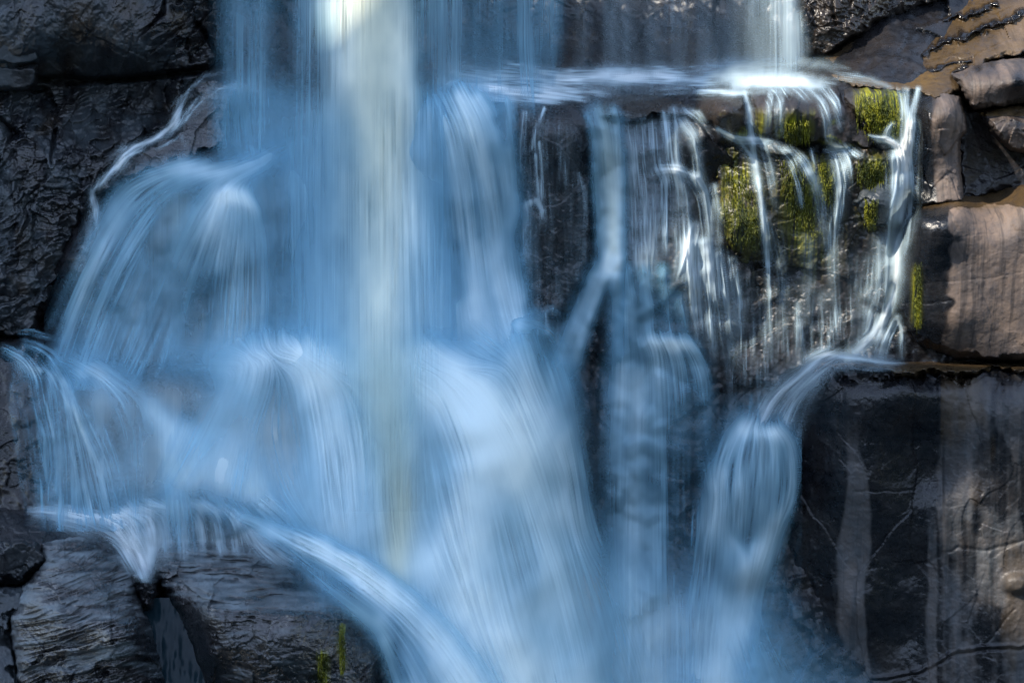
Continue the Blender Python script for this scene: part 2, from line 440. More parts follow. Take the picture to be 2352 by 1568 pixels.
rock("mossy_rock", [(1716, 212), (1735, 198), (1830, 192), (1925, 200), (1938, 228), (1975, 275), (2010, 322), (2000, 345), (1940, 335), (1850, 330), (1790, 330), (1740, 322), (1722, 280)],
     [(1716, 210, 0.4), (1830, 190, 0.6), (1930, 202, 0.5), (1830, 215, 0.1), (1740, 225, 0.1), (1930, 235, 0.1), (1740, 315, 0.0), (1850, 325, -0.05), (2000, 330, 0.05)],
     edge=9, rdepth=0.15, fac=(1.9, 0.05, 0.04), rough=0.03, seed=57, wet=0.82, moss=mossR4, label="broad wet shelf block with a yellow-green moss tuft on its face")
def mossR5(u, v):
    return 1.6 * np.exp(-(((u - 2022) / 52) ** 4 + ((v - 262) / 56) ** 4)) * sstep(1925, 1985, u - (v - 210) * 0.5)
rock("mossy_rock", [(1940, 205), (2010, 205), (2100, 208), (2112, 250), (2095, 330), (2080, 360), (2040, 335), (2012, 318), (1975, 272), (1936, 228)],
     [(1940, 205, 0.4), (2100, 208, 0.5), (2020, 218, 0.1), (2100, 260, 0.1), (2080, 350, 0.1), (2010, 315, 0.1), (1945, 232, 0.15)],
     edge=7, rdepth=0.12, fac=(1.8, 0.05, 0.035), rough=0.03, seed=59, wet=0.85, moss=mossR5, label="mossy rock face bright yellow-green between the shelf and the right-hand rivulet")
def mossLow(u, v):
    g = lambda a, b, c, d: np.exp(-(((u - a) / c) ** 2 + ((v - b) / d) ** 2))
    m = 1.1 * g(1905, 400, 28, 50) + 1.0 * g(2010, 395, 42, 30) + 0.9 * g(2000, 480, 22, 35) + 0.9 * g(1840, 440, 45, 70) + 1.0 * g(1700, 470, 50, 110) + 0.6 * g(1860, 560, 60, 60) + 0.5 * g(1640, 360, 30, 60)
    return m * (0.65 + 0.9 * fbm(u / 30, v / 45, 77, 4))
rock("mossy_rock", [(1625, 305), (1700, 322), (1790, 322), (1870, 345), (1960, 335), (2080, 355), (2088, 420), (2050, 560), (2055, 640), (2030, 720), (1950, 800),
                    (1850, 850), (1760, 900), (1690, 880), (1670, 780), (1700, 640), (1680, 560), (1640, 480), (1630, 400)],
     [(1625, 305, 0.3), (1720, 320, 0.1), (1870, 340, 0.15), (2070, 355, 0.15), (1700, 420, 0.1), (1850, 370, -0.1), (1850, 450, 0.0), (2000, 360, -0.02), (2000, 440, 0.1), (1930, 520, 0.15), (2040, 560, 0.15),
      (1700, 560, -0.05), (1710, 600, 0.2), (1850, 650, 0.2), (1700, 800, 0.15), (1850, 850, 0.1), (2020, 700, 0.2)],
     edge=12, rdepth=0.2, fac=(1.9, 0.09, 0.06), rough=0.05, seed=61, wet=0.9, moss=mossLow, tone=lambda u, v: 0.35 * noise_mask(u, v, 40, 12, 0.15, 0.3) * (v < 480),
     label="tall stepped rock face under the shelf with dark and bright moss patches")
rock("rock", [(1985, 425), (2055, 410), (2075, 425), (2060, 470), (2040, 520), (1990, 520), (1955, 470)],
     [(1985, 425, 0.05), (2060, 420, 0.1), (2010, 460, -0.2), (1990, 515, 0.0), (2045, 510, 0.0)], edge=12, rdepth=0.2, fac=(2.2, 0.05, 0.03), seed=63, sky_sheen=0.8, wet=0.75,
     label="small blue-grey angular stone left of the right-hand rivulet")

# --- top right: tilted slabs and the dark wall behind them
rock("rock_wall", [(1835, -340), (2240, -340), (2190, -10), (2090, 20), (2000, 55), (1960, 85), (1895, 128), (1850, 118), (1838, 60)],
     [(1835, -340, 2.7), (2240, -340, 3.0), (1850, 100, 1.7), (1900, 60, 1.5), (1990, 40, 1.7), (2150, -10, 2.4), (1940, 0, 1.6), (2000, -100, 2.0)],
     edge=9, rdepth=0.15, fac=(2.2, 0.12, 0.08), rough=0.06, seed=71, wet=0.95, tone=0.12, crag=.25, label="dark brown upright rock right of the falling water at the top", cat="rock wall")
RG = [(2040, 102, 2200, 36, 8, 0.20), (2110, 118, 2290, 55, 7, 0.2), (2205, 46, 2290, 14, 6, 0.18), (2300, 55, 2352, 35, 7, 0.2),
      (2000, 128, 2110, 112, 4, 0.08), (2130, 160, 2230, 140, 5, 0.10), (2190, 175, 2350, 120, 6, 0.14), (2030, 150, 2100, 138, 4, 0.08)]
def rmask(u, v):
    q = np.zeros(u.shape)
    for (a, b, c, d, w, h) in RG:
        dd, _ = segdist(u, v + 16 * fbm(u / 32, v / 30, 55, 4), a, b, c, d)
        q = np.maximum(q, np.exp(-(dd / (w * (0.45 + 1.3 * np.abs(fbm(u / 26, v / 26, 56, 3)) * 2))) ** 4))
    return q
def ridge(u, v, sd):
    q = 0
    for (a, b, c, d, w, h) in RG:
        dd, _ = segdist(u, v + 16 * fbm(u / 32, v / 30, 55, 4), a, b, c, d)
        q = q - 0.8 * h * np.exp(-(dd / (w * (0.4 + 1.3 * np.abs(fbm(u / 26, v / 26, 56, 3)) * 2))) ** 2) * (0.6 + 1.2 * np.abs(fbm(u / 14, v / 14, 5, 3)))
    return q
rock("wet_slab", [(1890, 132), (1960, 88), (2000, 55), (2100, 20), (2200, -20), (2240, -340), (2690, -340), (2690, 110), (2352, 120), (2250, 150), (2190, 170), (2150, 205), (2060, 200), (1950, 180)],
     [(1890, 132, 1.6), (1960, 88, 1.9), (2100, 20, 2.7), (2240, -340, 5.5), (2690, -340, 6.0), (2690, 100, 2.2), (2352, 115, 1.3), (2190, 170, 0.9), (2060, 198, 0.75), (1950, 178, 1.0), (2200, 80, 1.9)],
     edge=6, rdepth=0.1, fac=(1.5, 0.07, 0.03), rough=0.02, seed=73, rot=-0.35, aspect=2.6, extra=ridge,
     wet=lambda u, v: 0.93 + rmask(u, v) - 0.75 * sstep(2230, 2330, u + (v - 100) * 0.6) * noise_mask(u, v, 60, 14, -0.25, 0.15), tone=lambda u, v: (0.48 + 0.4 * fbm(u / 70, v / 40, 15, 3)) * (1 - rmask(u, v)), crag=lambda u, v: 0.1 + 1.5 * rmask(u, v),
     label="broad tilted brown slab with glittering wet ridges at the top right")
rock("ochre_slab", [(1905, 172), (1960, 158), (2060, 150), (2140, 158), (2185, 172), (2200, 205), (2150, 222), (2095, 210), (2030, 206), (1960, 196)],
     [(1905, 172, 1.0), (2060, 150, 1.3), (2180, 170, 0.85), (2195, 205, 0.35), (2095, 212, 0.25), (1960, 196, 0.4)],
     edge=5, rdepth=0.08, fac=(1.4, 0.02, 0.01), rough=0.015, seed=75, wet=0.75, tone=lambda u, v: 0.55 + 0.6 * np.exp(-(((u - 2115) / 50) ** 2 + ((v - 178) / 24) ** 2)),
     label="orange-brown slab covered by a thin sheet of water above the moss")
rock("rock_column", [(2095, 215), (2165, 208), (2205, 225), (2215, 300), (2200, 320), (2208, 460), (2120, 470), (2098, 440), (2085, 330)],
     [(2095, 215, 0.45), (2200, 215, 0.45), (2120, 235, 0.15), (2190, 235, 0.05), (2100, 300, 0.15), (2170, 330, -0.05), (2205, 320, 0.15), (2170, 460, -0.05), (2100, 440, 0.2)],
     edge=4, rdepth=0.06, fac=(1.3, 0.04, 0.05), rough=0.02, seed=77, ragged=2.5, crag=.15, aspect=0.5, wet=lambda u, v: 1 - 0.95 * sstep(2140, 2156, u + 14 * fbm(u / 20, v / 60, 4, 4)),
     label="upright grey column with a wet brown left side right of the rivulet")
rock("rock", [(2200, 230), (2260, 260), (2330, 330), (2352, 345), (2690, 350), (2690, 440), (2300, 440), (2205, 460), (2200, 320)],
     [(2200, 230, 0.6), (2330, 340, 0.75), (2690, 400, 0.9), (2300, 430, 0.6), (2205, 440, 0.45)], edge=8, rdepth=0.1, fac=(1.6, 0.1, 0.04), seed=79, wet=0.9,
     label="shadowed dark rock between the upright column and the right edge")
rock("angular_block", [(2188, 172), (2260, 152), (2352, 138), (2690, 120), (2690, 240), (2352, 234), (2258, 248), (2235, 245)],
     [(2188, 172, 0.5), (2352, 136, 0.8), (2690, 120, 1.0), (2690, 230, 0.4), (2352, 160, 0.25), (2230, 185, 0.15), (2240, 240, 0.1), (2352, 232, 0.2)],
     edge=6, rdepth=0.1, fac=(1.3, 0.04, 0.045), rough=0.015, seed=81, ragged=2.5, crag=.15, wet=lambda u, v: 0.5 + 0.9 * fbm(u / 30, v / 50, 4, 3), label="pale grey angular block below the tilted slab at the right edge")
rock("angular_block", [(2248, 258), (2352, 236), (2690, 230), (2690, 350), (2352, 345), (2325, 342), (2290, 305)],
     [(2248, 258, 0.4), (2352, 236, 0.65), (2352, 270, 0.25), (2280, 275, 0.15), (2690, 300, 0.4), (2330, 338, 0.15)],
     edge=6, rdepth=0.1, fac=(1.6, 0.05, 0.05), rough=0.02, seed=83, ragged=2.5, crag=.2, wet=lambda u, v: 0.62 + 0.8 * fbm(u / 30, v / 30, 5, 3), tone=lambda u, v: 0.7 * (v < 268), label="second angular block with a brown top tucked under the pale one")

# --- the big right block
def blk_wet(u, v):
    e = 2188 - (v - 480) * 0.06
    drip = 16 * fbm(u / 26, v / 50, 7, 4) + 26 * np.exp(-((v - 486) / 26) ** 2) * np.sin(u / 9.0) + 18 * np.exp(-((v - 548) / 14) ** 2) + 20 * np.exp(-((v - 695) / 12) ** 2)
    w = 1 - 0.93 * sstep(-7, 7, (u - e) - drip)
    w = np.maximum(w, 0.85 * (v + 16 * fbm(u / 40, v / 40, 12, 4) < 474))
    return np.maximum(w, 0.75 * sstep(770, 815, v - (u - 2200) * 0.1))
def blk_extra(u, v, sd):
    q = 0
    for (pts, w, h) in [([(2090, 540), (2180, 545), (2240, 538), (2352, 530)], 2.2, 0.025), ([(2070, 652), (2180, 645), (2260, 640), (2352, 626)], 2.2, 0.025),
                        ([(2070, 695), (2120, 697), (2185, 692)], 3, 0.045), ([(2205, 480), (2200, 600), (2208, 760)], 2, 0.012), ([(2318, 470), (2325, 520), (2352, 560)], 3, 0.05),
                        ([(2246, 480), (2238, 545), (2262, 600), (2262, 740)], 2, 0.012)]:
        for a, b in zip(pts[:-1], pts[1:]):
            dd, _ = segdist(u, v + 6 * fbm(u / 30, v / 30, 9, 3), a[0], a[1], b[0], b[1])
            q = q + 0.15 * h * np.exp(-(dd / w) ** 2)
    return q
rock("square_boulder", [(2060, 600), (2085, 545), (2100, 510), (2122, 470), (2138, 454), (2238, 450), (2258, 433), (2300, 422), (2352, 426), (2690, 420), (2690, 830), (2330, 825), (2200, 822),
                     (2110, 790), (2076, 745), (2062, 690), (2068, 645)],
     [(2130, 455, 0.45), (2240, 450, 0.5), (2300, 422, 0.9), (2690, 420, 0.9), (2120, 482, -0.15), (2200, 476, -0.3), (2352, 464, -0.2), (2690, 470, -0.1),
      (2062, 600, 0.0), (2100, 600, -0.3), (2200, 600, -0.42), (2352, 600, -0.35), (2690, 600, -0.2), (2080, 740, -0.1), (2200, 740, -0.35), (2200, 815, -0.05), (2352, 740, -0.3), (2340, 820, -0.25), (2690, 820, 0.0)],
     edge=9, rdepth=0.18, fac=(1.0, 0.02, 0.012), rough=0.015, seed=91, ragged=3, crag=0.1, aspect=0.6, wet=blk_wet, tone=lambda u, v: 0.55 * (1 - sstep(466, 484, v + 18 * fbm(u / 35, v / 40, 13, 4))), c=25, extra=blk_extra,
     moss=lambda u, v: 0.9 * np.exp(-((u - 2106) / 9.0) ** 2) * sstep(600, 640, v) * (1 - sstep(730, 760, v)),
     label="big square boulder at the right edge half wet black and half dry grey")
rock("shelf_rock", [(1880, 835), (1905, 815), (2080, 822), (2200, 820), (2352, 828), (2690, 830), (2690, 850), (2352, 846), (2100, 850), (1960, 848)],
     [(1880, 835, 0.3), (2080, 820, 0.6), (2352, 828, 0.5), (2690, 830, 0.6), (2080, 846, -0.35), (2352, 846, -0.3)], edge=5, rdepth=0.06, fac=(2, 0.02, 0.01), rough=0.02,
     seed=93, wet=0.95, tone=0.5, label="narrow brown shelf between the square boulder and the lower wall")

# --- lower right wall
def lw_wet(u, v):
    n = 10 * fbm(u / 30, v / 90, 5, 4)
    strip = sstep(-6, 4, u + n - (1948 - 22 * sstep(1100, 1300, v) + 12 * sstep(1400, 1500, v))) * (1 - sstep(-4, 5, u + n - (1992 + 8 * np.sin(v / 60.0) - 14 * (1 - sstep(1000, 1100, v))))) * sstep(960, 1120, v + n * 5)
    s2 = sstep(-4, 4, u + n - 2128) * (1 - sstep(-4, 4, u + n - 2152)) * sstep(1150, 1250, v)
    right = sstep(2152, 2172, u + 2 * n) * (0.62 + 0.5 * fbm(u / 14, v / 160, 28, 4) - 0.5 * sstep(-0.05, 0.2, fbm(u / 60, v / 160, 8, 4))) * sstep(850, 900, v + n * 3)
    return 1.0 - np.maximum(np.maximum(0.6 * strip, 0.5 * s2), 0.8 * right)
def lw_extra(u, v, sd):
    q = 0
    for (pts, w, h) in [([(2130, 1290), (2200, 1255), (2270, 1262), (2352, 1240)], 5, 0.06), ([(2005, 1556), (2100, 1545), (2180, 1500), (2260, 1482), (2352, 1480)], 5, -0.10),
                        ([(2005, 1560), (2100, 1552), (2180, 1509), (2260, 1492), (2352, 1490)], 4, 0.08), ([(1965, 1130), (2040, 1128), (2100, 1122)], 3, 0.05),
                        ([(2155, 870), (2162, 1000), (2165, 1300)], 4, 0.07), ([(2330, 1400), (2290, 1450), (2260, 1480)], 3, 0.05)]:
        for a, b in zip(pts[:-1], pts[1:]):
            dd, _ = segdist(u, v + 8 * fbm(u / 30, v / 30, 19, 3), a[0], a[1], b[0], b[1])
            q = q + 0.22 * h * np.exp(-(dd / w) ** 2)
    q = q - 0.12 * np.exp(-(((u - 2335) / 32) ** 2 + ((v - 1340) / 22) ** 2) ** 2)
    return q
rock("rock_wall", [(1790, 950), (1830, 900), (1885, 845), (1960, 842), (2100, 848), (2352, 844), (2690, 848), (2690, 1890), (1780, 1890), (1790, 1500), (1800, 1250), (1815, 1100)],
     [(1885, 845, -0.15), (1800, 960, 0.1), (1960, 842, -0.2), (2100, 846, -0.2), (2352, 844, -0.2), (2690, 848, -0.1), (1960, 900, -0.5), (2080, 880, -0.55), (2110, 1000, -0.35), (2140, 1100, -0.3), (2200, 900, -0.5), (2352, 900, -0.55),
      (1850, 1100, -0.15), (1950, 1100, -0.55), (2040, 1150, -0.5), (2100, 1300, -0.35), (2200, 1150, -0.55), (2352, 1150, -0.6), (1850, 1400, -0.2), (1970, 1400, -0.55), (2080, 1450, -0.35), (2150, 1450, -0.5), (2300, 1440, -0.65),
      (1850, 1890, -0.6), (2300, 1890, -1.0), (2690, 1890, -0.9), (2690, 1200, -0.5)],
     edge=26, rdepth=0.35, fac=(1.1, 0.06, 0.018), rough=0.02, seed=101, sky_sheen=0.35, crag=.04, aspect=0.45, wet=lw_wet, c=40, extra=lw_extra,
     tone=lambda u, v: 0.3 * noise_mask(u, v, 90, 16, 0.05, 0.35, 1, 0.4) * (u > 2160), label="tall lower right rock wall with dry grey vertical stripes", cat="rock wall")
rock("boulder", [(1625, 1090), (1665, 1010), (1700, 975), (1790, 980), (1822, 1060), (1825, 1150), (1790, 1250), (1740, 1330), (1670, 1340), (1625, 1250)],
     [(1700, 975, -0.2), (1790, 980, -0.2), (1640, 1080, -0.45), (1730, 1020, -0.6), (1815, 1080, -0.4), (1730, 1150, -0.85), (1640, 1250, -0.7), (1790, 1240, -0.6), (1700, 1330, -0.9)],
     edge=26, rdepth=0.4, fac=(1.6, 0.06, 0.04), rough=0.03, seed=111, soft=True, wet=1.0, label="rounded dark boulder inside the arch-shaped cascade at lower right")

# --- bottom left boulders
def waves(u, v, sd):
    w = v + 22 * fbm(u / 130, v / 60, 41, 3) - np.where(u < 345, -0.28, 0.05) * (u - 300)
    r = 1 - np.abs(fbm(u / 90, w / 9.0, 43, 3, 0.55)) * 3.0
    fold = np.sin(w / 8.5 + 4 * fbm(u / 100, v / 50, 45, 3))
    return (-0.045 * r - 0.02 * fold) * sstep(0, 25, sd)
rock("boulder", [(55, 1163), (150, 1166), (255, 1190), (270, 1222), (272, 1280), (180, 1290), (60, 1260), (-340, 1250), (-340, 1175)],
     [(-340, 1175, -1.6), (100, 1163, -1.5), (260, 1190, -1.7), (100, 1225, -2.1), (250, 1250, -2.1), (-340, 1250, -2.1)], edge=16, rdepth=0.3, fac=(1.6, 0.04, 0.03), rough=0.02,
     seed=121, sky_sheen=0.85, soft=True, wet=0.95, label="low flat-topped dark rock behind the bottom left boulders, spray running over it")
rock("layered_boulder", [(84, 1238), (140, 1232), (195, 1230), (232, 1252), (288, 1290), (312, 1322), (326, 1365), (334, 1410), (348, 1450), (375, 1545), (385, 1640), (380, 1890), (-100, 1890), (30, 1640), (35, 1500), (20, 1420), (70, 1330), (100, 1290)],
     [(84, 1238, -2.2), (195, 1230, -2.2), (290, 1290, -2.6), (320, 1370, -3.2), (150, 1300, -2.9), (220, 1360, -3.4), (290, 1400, -3.7), (130, 1370, -3.5), (60, 1400, -3.4), (340, 1450, -3.5), (300, 1440, -4.1), (230, 1430, -4.05), (120, 1400, -3.75), (100, 1450, -3.8),
      (370, 1560, -3.6), (220, 1500, -4.15), (220, 1568, -4.15), (60, 1560, -3.8), (200, 1890, -3.9), (-100, 1890, -3.8), (380, 1890, -3.7)],
     edge=22, rdepth=0.35, fac=(2.0, 0.08, 0.05), rough=0.04, seed=131, sky_sheen=0.85, soft=True, rot=0.5, extra=waves, strat=0.5,
     wet=lambda u, v: 0.58 + 1.2 * fbm(u / 60, v / 12, 2, 4) + 0.4 * sstep(1400, 1470, v + 0.3 * (u - 200)) - 0.55 * np.exp(-(((u - 385 + 0) / 1e3) ** 2 + ((v - 1500) / 70) ** 2)) * sstep(-0.1, 0.2, fbm(u / 60, v / 60, 3, 3)),  # sky-lit top and shaded front painted in as less and more wet
     label="layered grey boulder with rippled strata in the bottom left corner", cat="boulder")
rock("layered_boulder", [(350, 1310), (355, 1270), (382, 1253), (420, 1246), (520, 1243), (600, 1256), (655, 1290), (700, 1345), (790, 1385), (850, 1425), (878, 1468), (872, 1512), (868, 1580), (860, 1890), (480, 1890),
                         (455, 1568), (425, 1450), (380, 1370)],
     [(355, 1290, -2.4), (420, 1246, -2.1), (520, 1243, -2.1), (640, 1280, -2.3), (700, 1345, -2.8), (860, 1440, -3.2), (395, 1330, -2.9), (520, 1330, -3.1), (475, 1412, -4.0), (560, 1418, -4.15), (680, 1408, -4.1), (770, 1400, -3.8),
      (420, 1420, -3.2), (460, 1540, -3.3), (440, 1480, -3.25), (560, 1440, -4.2), (700, 1435, -4.2), (840, 1500, -3.7), (480, 1500, -3.95), (560, 1568, -4.15), (720, 1568, -4.15), (600, 1890, -4.2), (860, 1890, -3.8)],
     edge=22, rdepth=0.35, fac=(2.0, 0.07, 0.05), rough=0.035, seed=137, sky_sheen=0.85, soft=True, c=25, strat=0.4, ragged=4,
     extra=lambda u, v, sd: waves(u, v, sd) * (1 - sstep(1400, 1440, v)) * sstep(370, 420, u - (v - 1300) * 0.8),
     wet=lambda u, v: 0.50 + 0.5 * sstep(0, 1, (430 - u) / 30.0 + (v - 1300) / 80.0) * (u < 500) + 0.75 * sstep(1402, 1426, v + 0.02 * u) + 1.1 * fbm(u / 60, v / 11, 9, 4),  # lit top, shaded left and front faces put into the colour through wet
     moss=lambda u, v: 1.4 * (np.exp(-((u - 787 - 4 * np.sin(v / 20)) / 7.0) ** 2) * sstep(1428, 1440, v) * (1 - sstep(1500, 1545, v)) + np.exp(-((u - 740) / 11.0) ** 2) * sstep(1485, 1510, v)),
     label="large flat-topped boulder at the bottom with rippled top and yellow moss streaks", cat="boulder")
rock("small_stone", [(308, 1325), (335, 1318), (358, 1336), (360, 1365), (345, 1390), (328, 1395), (318, 1370)], [(0, 0, -3.25)], edge=10, rdepth=0.2, fac=(3, 0.04, 0.03), seed=141,
     wet=1.0, label="small dark stone wedged between the two bottom left boulders")
rock("boulder", [(-340, 1262), (40, 1240), (95, 1250), (110, 1290), (75, 1330), (40, 1345), (-340, 1340)], [(0, 0, -2.6)], edge=16, rdepth=0.25, fac=(2.4, 0.09, 0.05), seed=151, sky_sheen=0.85, wet=0.9,
     label="dark jagged rock at the left edge above the layered boulder")
rock("boulder", [(-340, 1350), (20, 1352), (62, 1350), (60, 1390), (20, 1430), (30, 1500), (60, 1600), (90, 1890), (-340, 1890)],
     [(-340, 1350, -3.0), (60, 1350, -3.0), (20, 1450, -3.3), (-340, 1600, -3.6), (50, 1600, -3.8), (60, 1890, -4.0), (-340, 1890, -4.0)], edge=16, rdepth=0.25, fac=(2.0, 0.09, 0.05), seed=153, sky_sheen=0.85, wet=0.75,
     label="dark grey rock cut by the bottom left corner of the view")

print("rocks done")
# ------------------------------------------------------------------ moss
def moss_material():
    m, t, out = new_mat("moss"); b = NB(t)
    a = b.attr("shade")
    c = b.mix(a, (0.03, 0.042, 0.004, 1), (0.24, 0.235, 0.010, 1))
    p = b.n("ShaderNodeBsdfPrincipled"); b.lk(c, p.inputs["Base Color"]); p.inputs["Roughness"].default_value = 0.55
    tr = b.n("ShaderNodeBsdfTranslucent"); b.lk(c, tr.inputs[0])
    mx = b.n("ShaderNodeMixShader"); mx.inputs[0].default_value = 0.25
    b.lk(p.outputs[0], mx.inputs[1]); b.lk(tr.outputs[0], mx.inputs[2]); b.lk(mx.outputs[0], out.inputs[0])
    return m
MOSS = moss_material()
def moss_clump(poly, n, label, seed, hi=1.0, ln=(6, 20)):
    n = int(n * 0.75) + 130; rng = np.random.RandomState(seed)
    us = [p[0] for p in poly]; vs = [p[1] for p in poly]
    U = rng.uniform(min(us), max(us), n * 4); V = rng.uniform(min(vs), max(vs), n * 4)
    sd = polysd(U, V, poly) + 34 * fbm(U / 9, V / 60, seed, 4) - 3
    ok = np.nonzero(sd > rng.uniform(-16, 55, sd.shape))[0][:n]
    co = []; fa = []; sh = []
    for k in ok:
        u, v = U[k], V[k]
        L = rng.uniform(*ln); w = rng.uniform(0.4, 1.0); lean = rng.uniform(-2, 2)
        j = int((v - V0) / S); i = int((u - U0) / S); j2 = min(len(GV) - 1, int((v + L - V0) / S))
        y0 = DM[j, i] - 0.01; ym = min(DM[(j + j2) // 2, i], y0 + .01) - rng.uniform(0.02, 0.06); y1 = min(DM[j2, i], y0 + 0.05) - 0.012
        b0 = len(co)
        c = max(0, 0.30 + 1.1 * fbm(np.array(u / 12), np.array(v / 40), seed + 3, 3) + rng.uniform(-.1, 0.35)) * hi  # hi dims clumps lying in shade, put into their colour
        for (vv, yy, ww, ll) in ((v, y0, w * .5, 0), (v + L * .5, ym, w, lean * .5), (v + L, y1, w * .25, lean)):
            for sg in (-1, 1):
                co.append(world(u + ll + sg * ww, vv, yy)); sh.append(c)
        fa += [(b0, b0 + 1, b0 + 3, b0 + 2), (b0 + 2, b0 + 3, b0 + 5, b0 + 4)]
    me = bpy.data.meshes.new("moss_clump"); me.from_pydata([tuple(map(float, c)) for c in co], [], fa)
    at = me.attributes.new("shade", 'FLOAT', 'POINT'); at.data.foreach_set("value", np.clip(np.array(sh), 0, 1).astype(np.float32))
    me.materials.append(MOSS)
    o = bpy.data.objects.new("moss_clump", me); SC.collection.objects.link(o)
    tag(o, label, "moss", "moss clumps growing on the wet rocks")
moss_clump([(1965, 240), (1990, 218), (2062, 214), (2074, 250), (2062, 300), (2040, 318), (2010, 316), (1985, 290)], 900, "largest bright yellow-green moss patch under the orange slab", 1, 1.15)
moss_clump([(1800, 300), (1812, 284), (1835, 276), (1855, 272), (1860, 300), (1850, 322), (1815, 326)], 260, "small spiky yellow-green moss tuft on the broad shelf block", 2, 1.1)
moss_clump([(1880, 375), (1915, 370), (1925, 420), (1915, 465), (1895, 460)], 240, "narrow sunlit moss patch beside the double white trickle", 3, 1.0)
moss_clump([(1965, 370), (2040, 368), (2045, 400), (2010, 425), (1975, 410)], 200, "olive moss patch on the step left of the forked rivulet", 4, 0.8)
moss_clump([(1985, 455), (2015, 460), (2018, 500), (2000, 520), (1985, 490)], 200, "little olive moss patch below the blue-grey angular stone", 5, 0.7)
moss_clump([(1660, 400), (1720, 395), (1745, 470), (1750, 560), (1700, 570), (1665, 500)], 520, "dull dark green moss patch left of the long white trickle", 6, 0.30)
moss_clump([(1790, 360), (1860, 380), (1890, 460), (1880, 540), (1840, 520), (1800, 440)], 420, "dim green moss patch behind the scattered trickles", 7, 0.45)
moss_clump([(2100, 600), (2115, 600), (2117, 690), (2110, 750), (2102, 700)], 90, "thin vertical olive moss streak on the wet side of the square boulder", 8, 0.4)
moss_clump([(780, 1428), (788, 1432), (794, 1470), (790, 1540), (783, 1500)], 110, "long thin yellow moss streak on the large flat-topped boulder", 9, 0.9)
moss_clump([(730, 1505), (752, 1500), (750, 1590), (735, 1600)], 120, "shorter wide yellow moss streak on the large flat-topped boulder", 10, 0.7)

# ------------------------------------------------------------------ water
def erode(a, r):
    for ax in (0, 1):
        b_ = a.copy()
        for k in range(-r, r + 1): b_ = np.minimum(b_, np.roll(a, k, axis=ax))
        a = b_
    return a
DMc = np.minimum(DM, 6.0)
DMf = blur(erode(DMc, 3), 3, 2)                # bedrock surface the water rides on
DMw = blur(erode(DMc, 8), 10, 2)               # the same for thick water, smoother still

def lic(noise, fx, fy, n, h):
    H, Wd = noise.shape
    jj, ii = np.meshgrid(np.arange(H), np.arange(Wd), indexing='ij')
    acc = noise.copy(); wsum = 1.0
    for sgn in (1, -1):
        x = ii.astype(np.float32); y = jj.astype(np.float32)
        for k in range(1, n + 1):
            xi = np.clip(x, 0, Wd - 1.001); yi = np.clip(y, 0, H - 1.001)
            a = xi.astype(np.int32); b = yi.astype(np.int32)
            x = x + sgn * h * fx[b, a]; y = y + sgn * h * fy[b, a]
            xi = np.clip(x, 0, Wd - 1.001); yi = np.clip(y, 0, H - 1.001)
            a = xi.astype(np.int32); b = yi.astype(np.int32)
            p = xi - a; q = yi - b
            s = (noise[b, a] * (1 - p) + noise[b, a + 1] * p) * (1 - q) + (noise[b + 1, a] * (1 - p) + noise[b + 1, a + 1] * p) * q
            w = 0.5 + 0.5 * math.cos(math.pi * k / (n + 1))
            acc += s * w
            if sgn == 1: wsum += 2 * w
    acc /= wsum
    return acc

